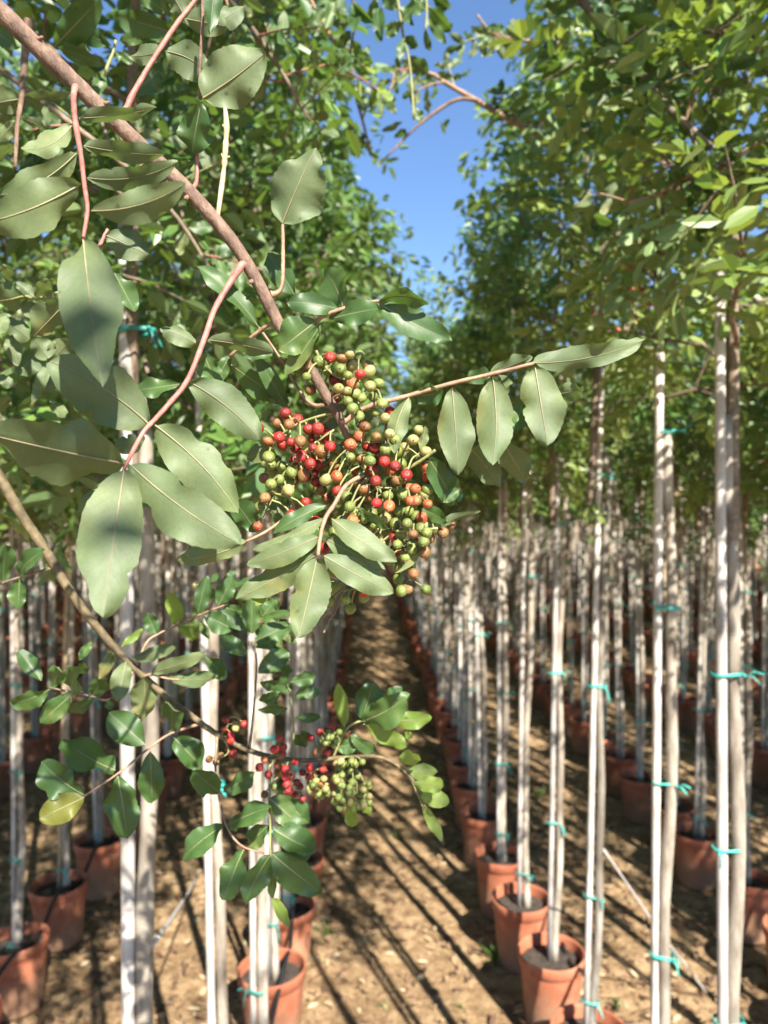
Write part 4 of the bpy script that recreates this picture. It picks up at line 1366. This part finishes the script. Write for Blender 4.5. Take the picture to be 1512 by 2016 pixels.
compound([(795, 1518, .525, 2.4), (812, 1540, .523, 2.2), (832, 1588, .52, 2)], 'stalk_green', [
    ((786, 1502, 826, 1487, 30, .525), {}), ((802, 1520, 861, 1519, 32, .523), {}), ((814, 1540, 875, 1548, 32, .522), {}), ((826, 1564, 885, 1577, 34, .521), {}), ((832, 1586, 870, 1656, 22, .52), {})], root=B, mat='leaf_young', top=False)
compound([(700, 1492, .53, 2), (702, 1540, .53, 1.8), (703, 1576, .53, 1.6)], 'stalk_green', [((703, 1576, 690, 1628, 30, .53), dict(mat='leaf_young')), ((718, 1580, 726, 1606, 18, .53), dict(mat='leaf_young'))], **G)
c10 = lambda x, y: (330 + x / 2.52, 1350 + y / 2.52)
red1 = [(288, 168, 'D'), (278, 215, 'D'), (315, 245, 'D'), (380, 190, 'D'), (298, 312, 'D'), (325, 340, 'D'), (312, 272, 'R'), (205, 365, 'B'), (265, 345, 'B'), (338, 212, 'Y'), (240, 380, 'B')]
red2 = [(555, 260, 'D'), (530, 315, 'R'), (575, 305, 'D'), (572, 335, 'D'), (632, 380, 'R'), (705, 405, 'R'), (670, 430, 'D'), (585, 415, 'R'), (585, 450, 'R'), (590, 485, 'R'), (500, 440, 'D'), (455, 405, 'D'), (482, 365, 'O'), (655, 500, 'D'), (630, 540, 'D'), (700, 450, 'D'), (770, 415, 'D'), (610, 455, 'D'), (640, 480, 'D'), (545, 395, 'O'), (720, 445, 'D'), (560, 350, 'B'), (600, 520, 'D'), (480, 540, 'B'), (545, 430, 'B'), (670, 560, 'D'), (530, 500, 'G'), (560, 520, 'G')]
red3 = [(710, 260, 'R'), (755, 230, 'D'), (812, 205, 'R'), (885, 240, 'D'), (790, 330, 'D'), (740, 330, 'B'), (770, 310, 'B')]
grn3 = [(rb.uniform(750, 880), rb.uniform(228, 300), 'G') for _ in range(16)]
pale = [(745 + 52 * math.sqrt(rb.random()) * math.cos(a), 512 + 66 * math.sqrt(rb.random()) * math.sin(a), 'YGOYYG'[i % 6]) for i, a in enumerate(np.linspace(0, 12.5, 22))]
grn = [(915 + 88 * (rb.random() * 2 - 1), 375 + 240 * rb.random(), 'GGGY'[rb.integers(4)]) for _ in range(62)]
K = dict(dspread=.014, axis_mat='stalk_green')
cluster(B, [[(434, 1448, .527, 2), (448, 1430, .527, 1.6), (445, 1415, .527, 1.2)], [(440, 1452, .527, 2), (450, 1480, .525, 1.6), (430, 1495, .523, 1.2)]], [(*c10(x, y), c) for x, y, c in red1], 7.6, **K)
cluster(B, [[(545, 1492, .53, 2.2), (550, 1465, .53, 1.6), (555, 1450, .53, 1.2)], [(550, 1493, .53, 2.2), (565, 1520, .528, 1.8), (585, 1550, .526, 1.4)], [(555, 1493, .53, 2), (590, 1505, .528, 1.6), (615, 1520, .526, 1.2)]], [(*c10(x, y), c) for x, y, c in red2], 8.4, **K)
cluster(B, [[(605, 1497, .53, 2), (630, 1462, .53, 1.6), (660, 1445, .53, 1.2), (690, 1440, .53, 1)]], [(*c10(x, y), c) for x, y, c in red3 + grn3], 7.6, **K)
cluster(B, [[(610, 1497, .53, 2), (620, 1530, .528, 1.6), (626, 1560, .526, 1.2), (628, 1580, .526, 1)]], [(*c10(x, y), c) for x, y, c in pale], 7.6, **K)
cluster(B, [[(690, 1491, .53, 2), (694, 1520, .528, 1.6), (696, 1560, .526, 1.2), (690, 1590, .526, 1)], [(692, 1500, .53, 1.6), (712, 1530, .528, 1.2), (718, 1560, .526, 1)], [(690, 1495, .53, 1.6), (672, 1525, .528, 1.2), (668, 1580, .526, 1)]], [(*c10(x, y), c) for x, y, c in grn], 7.2, **K)

# ---- leaves at the left edge and behind the main branch
C_ = group_root('leafy_twig', 50, 60, .5, 'leafy brown twig with sunlit leaves hanging at the upper left edge', 'branch')
G2 = dict(root=C_, mat='leaf_pale', top=False)
compound([(56, 40, .47, 10), (50, 95, .47, 9), (43, 186, .465, 6), (34, 250, .46, 5), (30, 330, .455, 4)], 'branch_bark', [
    ((38, 195, -14, 204, 52, .465), {}), ((45, 190, 62, 206, 30, .468), {}), ((50, 187, 139, 185, 18, .465), dict(roll=40, arc=-.06)), ((40, 232, 106, 270, 16, .462), dict(roll=40)), ((31, 238, -8, 282, 26, .46), {}), ((28, 285, -8, 318, 24, .458), {}), ((36, 210, -12, 240, 30, .47), {})], **G2)
D_ = group_root('leafy_twig', 210, 130, .56, 'glossy dark green leaves crowding behind the brown branch at top left', 'branch')
compound([(228, 80, .56, 3), (222, 105, .56, 3), (211, 132, .56, 4), (206, 150, .56, 3)], 'stalk_green', [
    ((105, 94, 196, -2, 58, .55), {}), ((204, 128, 114, 94, 30, .555), {}), ((218, 88, 152, 58, 36, .56), {}), ((336, 62, 219, 28, 46, .55), dict(shape=(.95, .7))), ((296, 74, 236, 80, 24, .56), {}), ((322, 22, 274, -8, 30, .56), {}),
    ((33, -4, 56, 46, 36, .56), dict(mat='leaf_young')), ((-4, 60, 36, 92, 40, .56), {}), ((190, 152, 154, 136, 24, .56), dict(mat='leaf_young')), ((262, 186, 312, 138, 44, .57), {}), ((345, 52, 352, -12, 40, .57), {}), ((96, 20, 112, 44, 26, .57), dict(mat='leaf_young')), ((110, -10, 140, 12, 24, .57), dict(mat='leaf_young')), ((205, 140, 180, 190, 26, .58), {}), ((230, 100, 262, 126, 24, .58), {}), ((150, 75, 175, 100, 26, .58), {})], root=D_, mat='leaf_green', top=True)
E_ = group_root('leafy_twig', 98, 710, .48, 'twig with bright sunlit leaves at the left edge below the pink stalk', 'branch')
compound([(62, 800, .5, 4), (82, 755, .49, 3.5), (98, 712, .485, 3), (108, 672, .48, 2.5)], 'stalk_green', [
    ((98, 708, 66, 664, 46, .48), {}), ((100, 712, 140, 668, 40, .485), {}), ((60, 668, -4, 618, 42, .48), {}), ((36, 722, 24, 648, 30, .49), {}), ((28, 762, -4, 738, 24, .49), {}), ((62, 796, 98, 712, 22, .48), dict(mat='leaf_green')), ((33, 738, 78, 688, 46, .495), dict(mat='leaf_green')), ((90, 770, 120, 740, 22, .5), {}), ((20, 780, -8, 812, 26, .5), dict(mat='leaf_green')), ((100, 790, 130, 820, 26, .52), {})], root=E_, mat='leaf_pale', top=False)
F_ = group_root('leafy_twig', 75, 588, .47, 'spray of pale leaves at the left edge beside the large blurred leaf', 'branch')
compound([(130, 570, .48, 2.5), (75, 588, .475, 3), (50, 583, .47, 2.5), (20, 590, .47, 2)], 'stalk_green', [
    ((52, 583, -16, 592, 54, .47), dict(mat='leaf_green')), ((68, 586, 30, 556, 28, .472), {}), ((72, 586, 96, 551, 30, .474), {}), ((80, 590, 118, 582, 20, .475), {}), ((90, 612, 38, 606, 36, .476), {}), ((20, 556, 6, 522, 24, .47), {}), ((14, 620, -10, 660, 26, .47), dict(mat='leaf_green'))], root=F_, mat='leaf_pale', top=False)


# ---- longer shoots seen farther off, their leaves set out along the stem
def shoot(root, pts, n, size_px, seed, mats, stem_mat='stalk_pink', spread=1.0, top_p=.5, pairs=(2, 4)):
    r = np.random.default_rng(seed)
    stem(root, 'stem', pts, stem_mat, 8, 5)
    P3, R3 = smooth_path([Vector(q[:3]) for q in pts], [q[3] for q in pts], 8)
    for i in range(n):
        q = P3[int((i + r.uniform(.1, .9)) / n * (len(P3) - 1))]
        a = r.uniform(0, 2 * math.pi)
        ln = size_px * r.uniform(1.6, 2.6) * spread
        dz = r.normal(0, .05)
        e = (q.x + math.cos(a) * ln, q.y + math.sin(a) * ln * .9, q.z + dz)
        m = (q.x + math.cos(a) * ln * .5 + r.normal(0, 4), q.y + math.sin(a) * ln * .45 - 4, q.z + dz * .5)
        st = stem(root, 'leaf_stalk', [(q.x, q.y, q.z, 2.6), (*m, 2.2), (*e, 1.6)], r.choice(['stalk_pink', 'stalk_green', 'stalk_tan']), 5, 3)
        mt = mats[r.integers(len(mats))]
        np_ = r.integers(pairs[0], pairs[1])
        for k in range(np_):
            t = (k + .8) / np_
            c = (q.x + (e[0] - q.x) * t, q.y + (e[1] - q.y) * t, q.z + dz * t)
            for sg in (-1, 1):
                b2 = a + sg * r.uniform(.8, 1.3)
                l = size_px * r.uniform(.75, 1.15)
                leaf(st, c[0], c[1], c[0] + math.cos(b2) * l, c[1] + math.sin(b2) * l + 6, l * r.uniform(.38, .52), c[2], c[2] + r.normal(0, .015), mat=mt, top=r.random() < top_p, roll=r.normal(0, 30))
        leaf(st, e[0], e[1], e[0] + math.cos(a) * size_px, e[1] + math.sin(a) * size_px + 4, size_px * .45, e[2], mat=mt, top=r.random() < top_p, roll=r.normal(0, 25))


S1 = group_root('leafy_shoot', 1350, 250, 1.0, 'sunlit shoot slanting down through the upper right corner with bright leaves', 'branch')
shoot(S1, [(1135, -20, 1.05, 9), (1185, 55, 1.04, 8.5), (1250, 130, 1.02, 8), (1295, 190, 1.0, 8), (1350, 245, .98, 8), (1400, 290, .97, 7)], 11, 52, 1, ['leaf_green', 'leaf_green', 'leaf_pale'], 'twig', top_p=.75)
st = stem(S1, 'leaf_stalk', [(1310, 165, 1.0, 3.4), (1340, 148, .99, 3), (1395, 128, .98, 2.6), (1450, 135, .97, 2)], 'stalk_green', 6, 4)
for a in ((1358, 125, 1356, 76, 25, .98), (1384, 122, 1382, 80, 24, .98), (1405, 128, 1408, 106, 20, .98), (1332, 146, 1330, 96, 22, .99), (1425, 132, 1452, 112, 20, .97), (1442, 230, 1412, 196, 34, .97), (1458, 228, 1462, 182, 28, .97)):
    leaf(st, *a, mat='leaf_young', top=False)
st = stem(S1, 'leaf_stalk', [(1350, 238, .98, 4), (1362, 195, .97, 3.6), (1385, 165, .96, 3.4), (1425, 146, .95, 3)], 'stalk_tan', 6, 4)
for a in ((1425, 146, 1500, 112, 24, .95), (1400, 155, 1470, 162, 22, .95), (1290, 115, 1208, 100, 24, 1.0), (1285, 130, 1200, 142, 30, 1.0), (1282, 125, 1352, 106, 22, 1.0), (1272, 112, 1308, 70, 32, 1.0)):
    leaf(st, *a, mat='leaf_pale', top=True)
S2 = group_root('leafy_shoot', 1050, 270, 1.5, 'pinkish shoot reaching from the right-hand crown across the strip of sky', 'branch')
shoot(S2, [(770, 140, 1.5, 3), (845, 145, 1.48, 4), (880, 165, 1.46, 4.5), (950, 205, 1.44, 5.5), (1010, 240, 1.42, 6), (1075, 272, 1.40, 5.5), (1140, 300, 1.4, 5)], 9, 30, 2, ['leaf_green', 'leaf_pale', 'leaf_green'], 'stalk_tan', top_p=.4)
st = stem(S2, 'leaf_stalk', [(945, 198, 1.44, 4), (905, 195, 1.45, 4), (870, 212, 1.46, 4), (820, 250, 1.47, 3), (760, 310, 1.48, 2)], 'stalk_tan', 6, 4)
for a in ((845, 225, 838, 188, 14, 1.46), (800, 262, 778, 268, 16, 1.47), (792, 240, 752, 258, 12, 1.47), (760, 308, 742, 330, 8, 1.48), (870, 238, 876, 265, 8, 1.46), (885, 235, 868, 250, 10, 1.46)):
    leaf(st, *a, mat='leaf_green', top=False)
S3 = group_root('leafy_shoot', 800, 60, .9, 'dark leaves dangling into the blue sky at the top centre', 'branch')  # dark upper faces turned outward stand in for the shade on them
st = stem(S3, 'stem', [(780, -20, .9, 3.5), (788, 35, .9, 3.2), (795, 75, .9, 3), (804, 112, .9, 2.8), (810, 160, .9, 2.6), (815, 235, .9, 2.4)], 'stalk_green', 6, 4)
for a in ((788, 42, 760, 72, 24, .9), (788, 42, 826, 4, 32, .9), (798, 76, 822, 88, 22, .9), (795, 74, 786, 118, 18, .9), (804, 112, 842, 146, 32, .9), (814, 212, 828, 240, 22, .9), (808, 165, 816, 212, 10, .9), (785, 20, 752, -6, 26, .9)):
    leaf(st, *a, mat='leaf_green', top=True)
st = stem(S3, 'stem', [(838, -20, .92, 3), (840, 20, .92, 2.6), (838, 60, .92, 2.2)], 'stalk_green', 6, 4)
for a in ((843, 10, 888, 60, 30, .92), (842, 36, 879, 85, 20, .92), (837, 58, 846, 102, 14, .92), (850, -8, 883, 18, 24, .92), (838, 20, 812, -4, 24, .92)):
    leaf(st, *a, mat='leaf_green', top=True)
st = stem(S3, 'stem', [(690, -20, .95, 3.4), (700, 40, .95, 3), (690, 100, .95, 2.5), (697, 160, .95, 2)], 'twig', 6, 4)
for a in ((745, 16, 750, 76, 26, .95), (700, 5, 698, 64, 24, .95), (740, -4, 730, 40, 22, .95), (690, 60, 660, 92, 20, .95), (692, 80, 714, 108, 16, .95), (660, 0, 640, 55, 22, .96), (640, 10, 612, 52, 24, .96), (690, 120, 668, 150, 18, .95)):
    leaf(st, *a, mat='leaf_green', top=True)
S5 = group_root('leafy_shoot', 60, 150, .75, 'leafy shoot running behind the pink stalk and brown branch at upper left', 'branch')
shoot(S5, [(-20, 120, .74, 6), (110, 220, .75, 6), (250, 330, .76, 5), (350, 430, .77, 4), (430, 560, .78, 3)], 10, 50, 3, ['leaf_green', 'leaf_pale', 'leaf_green'], 'twig', top_p=.6)
S6 = group_root('leafy_shoot', 450, -20, .85, 'dense shoot hanging from the top edge left of the sky strip', 'branch')
shoot(S6, [(430, -30, .84, 5), (500, 60, .85, 5), (560, 150, .86, 4), (610, 240, .88, 3)], 10, 44, 4, ['leaf_green', 'leaf_green', 'leaf_pale'], 'twig', top_p=.7)
S7 = group_root('leafy_shoot', 620, -10, 1.25, 'pale sunlit shoot edging the left side of the sky strip', 'branch')
shoot(S7, [(600, -20, 1.24, 4), (660, 90, 1.25, 4), (700, 190, 1.26, 3), (730, 300, 1.28, 2.4)], 10, 30, 5, ['leaf_pale', 'leaf_green', 'leaf_young'], 'stalk_tan', top_p=.6)
S8 = group_root('leafy_shoot', 1110, 70, 1.35, 'short shoot edging the right side of the sky strip near the top', 'branch')
shoot(S8, [(1120, 60, 1.36, 4), (1040, 80, 1.35, 3.4), (975, 70, 1.34, 2.6), (940, 30, 1.33, 2)], 7, 32, 6, ['leaf_green', 'leaf_pale'], 'stalk_tan', top_p=.6)
S9 = group_root('leafy_shoot', 1512, 280, .95, 'bright leafy shoot entering from the right edge below the corner shoot', 'branch')
shoot(S9, [(1540, 240, .94, 6), (1450, 310, .96, 5), (1340, 370, .98, 4), (1230, 400, 1.0, 3)], 9, 46, 7, ['leaf_green', 'leaf_pale', 'leaf_young'], 'twig', top_p=.8)
S10 = group_root('leafy_shoot', 420, 1180, .62, 'small leafy spray between the berry bunch and the lower branch', 'branch')
shoot(S10, [(380, 1150, .60, 3), (450, 1200, .61, 3), (520, 1240, .62, 2.4), (570, 1300, .62, 2)], 5, 36, 8, ['leaf_green', 'leaf_green', 'leaf_pale'], 'stalk_green', top_p=.8, pairs=(2, 3))
# the far berry bunch in the shaded right-hand crown
S4 = group_root('berry_spray', 1250, 520, 1.35, 'faint bunch of red and yellowish berries in the shaded right-hand crown', 'berries')
rq = np.random.default_rng(9)
cluster(S4, [[(1260, 470, 1.35, 3), (1250, 530, 1.35, 2.4), (1230, 600, 1.34, 2)], [(1300, 500, 1.35, 2.4), (1320, 540, 1.35, 2)]], [(1250 + rq.normal(0, 34), 560 + rq.normal(0, 40), 'YYGYDO'[rq.integers(6)]) for _ in range(60)], 4.2, dspread=.05)
# buds and leaf scars along the main stem
rk = np.random.default_rng(17)
for px, py, d, rr in ((66, 86, .338, 17.5), (198, 213, .342, 16), (377, 382, .349, 14), (503, 548, .352, 12.5), (590, 700, .353, 11.5)):
    sx = rk.choice([-1, 1])
    stem(A, 'bud', [(px + sx * rr * .55, py - sx * rr * .45, d - .002, 5), (px + sx * rr * .8, py - sx * rr * .6, d - .003, 4.5), (px + sx * rr * 1.05, py - sx * rr * .7 - 2, d - .0035, 1.5)], 'branch_bark', 7, 3, knobs=.1)
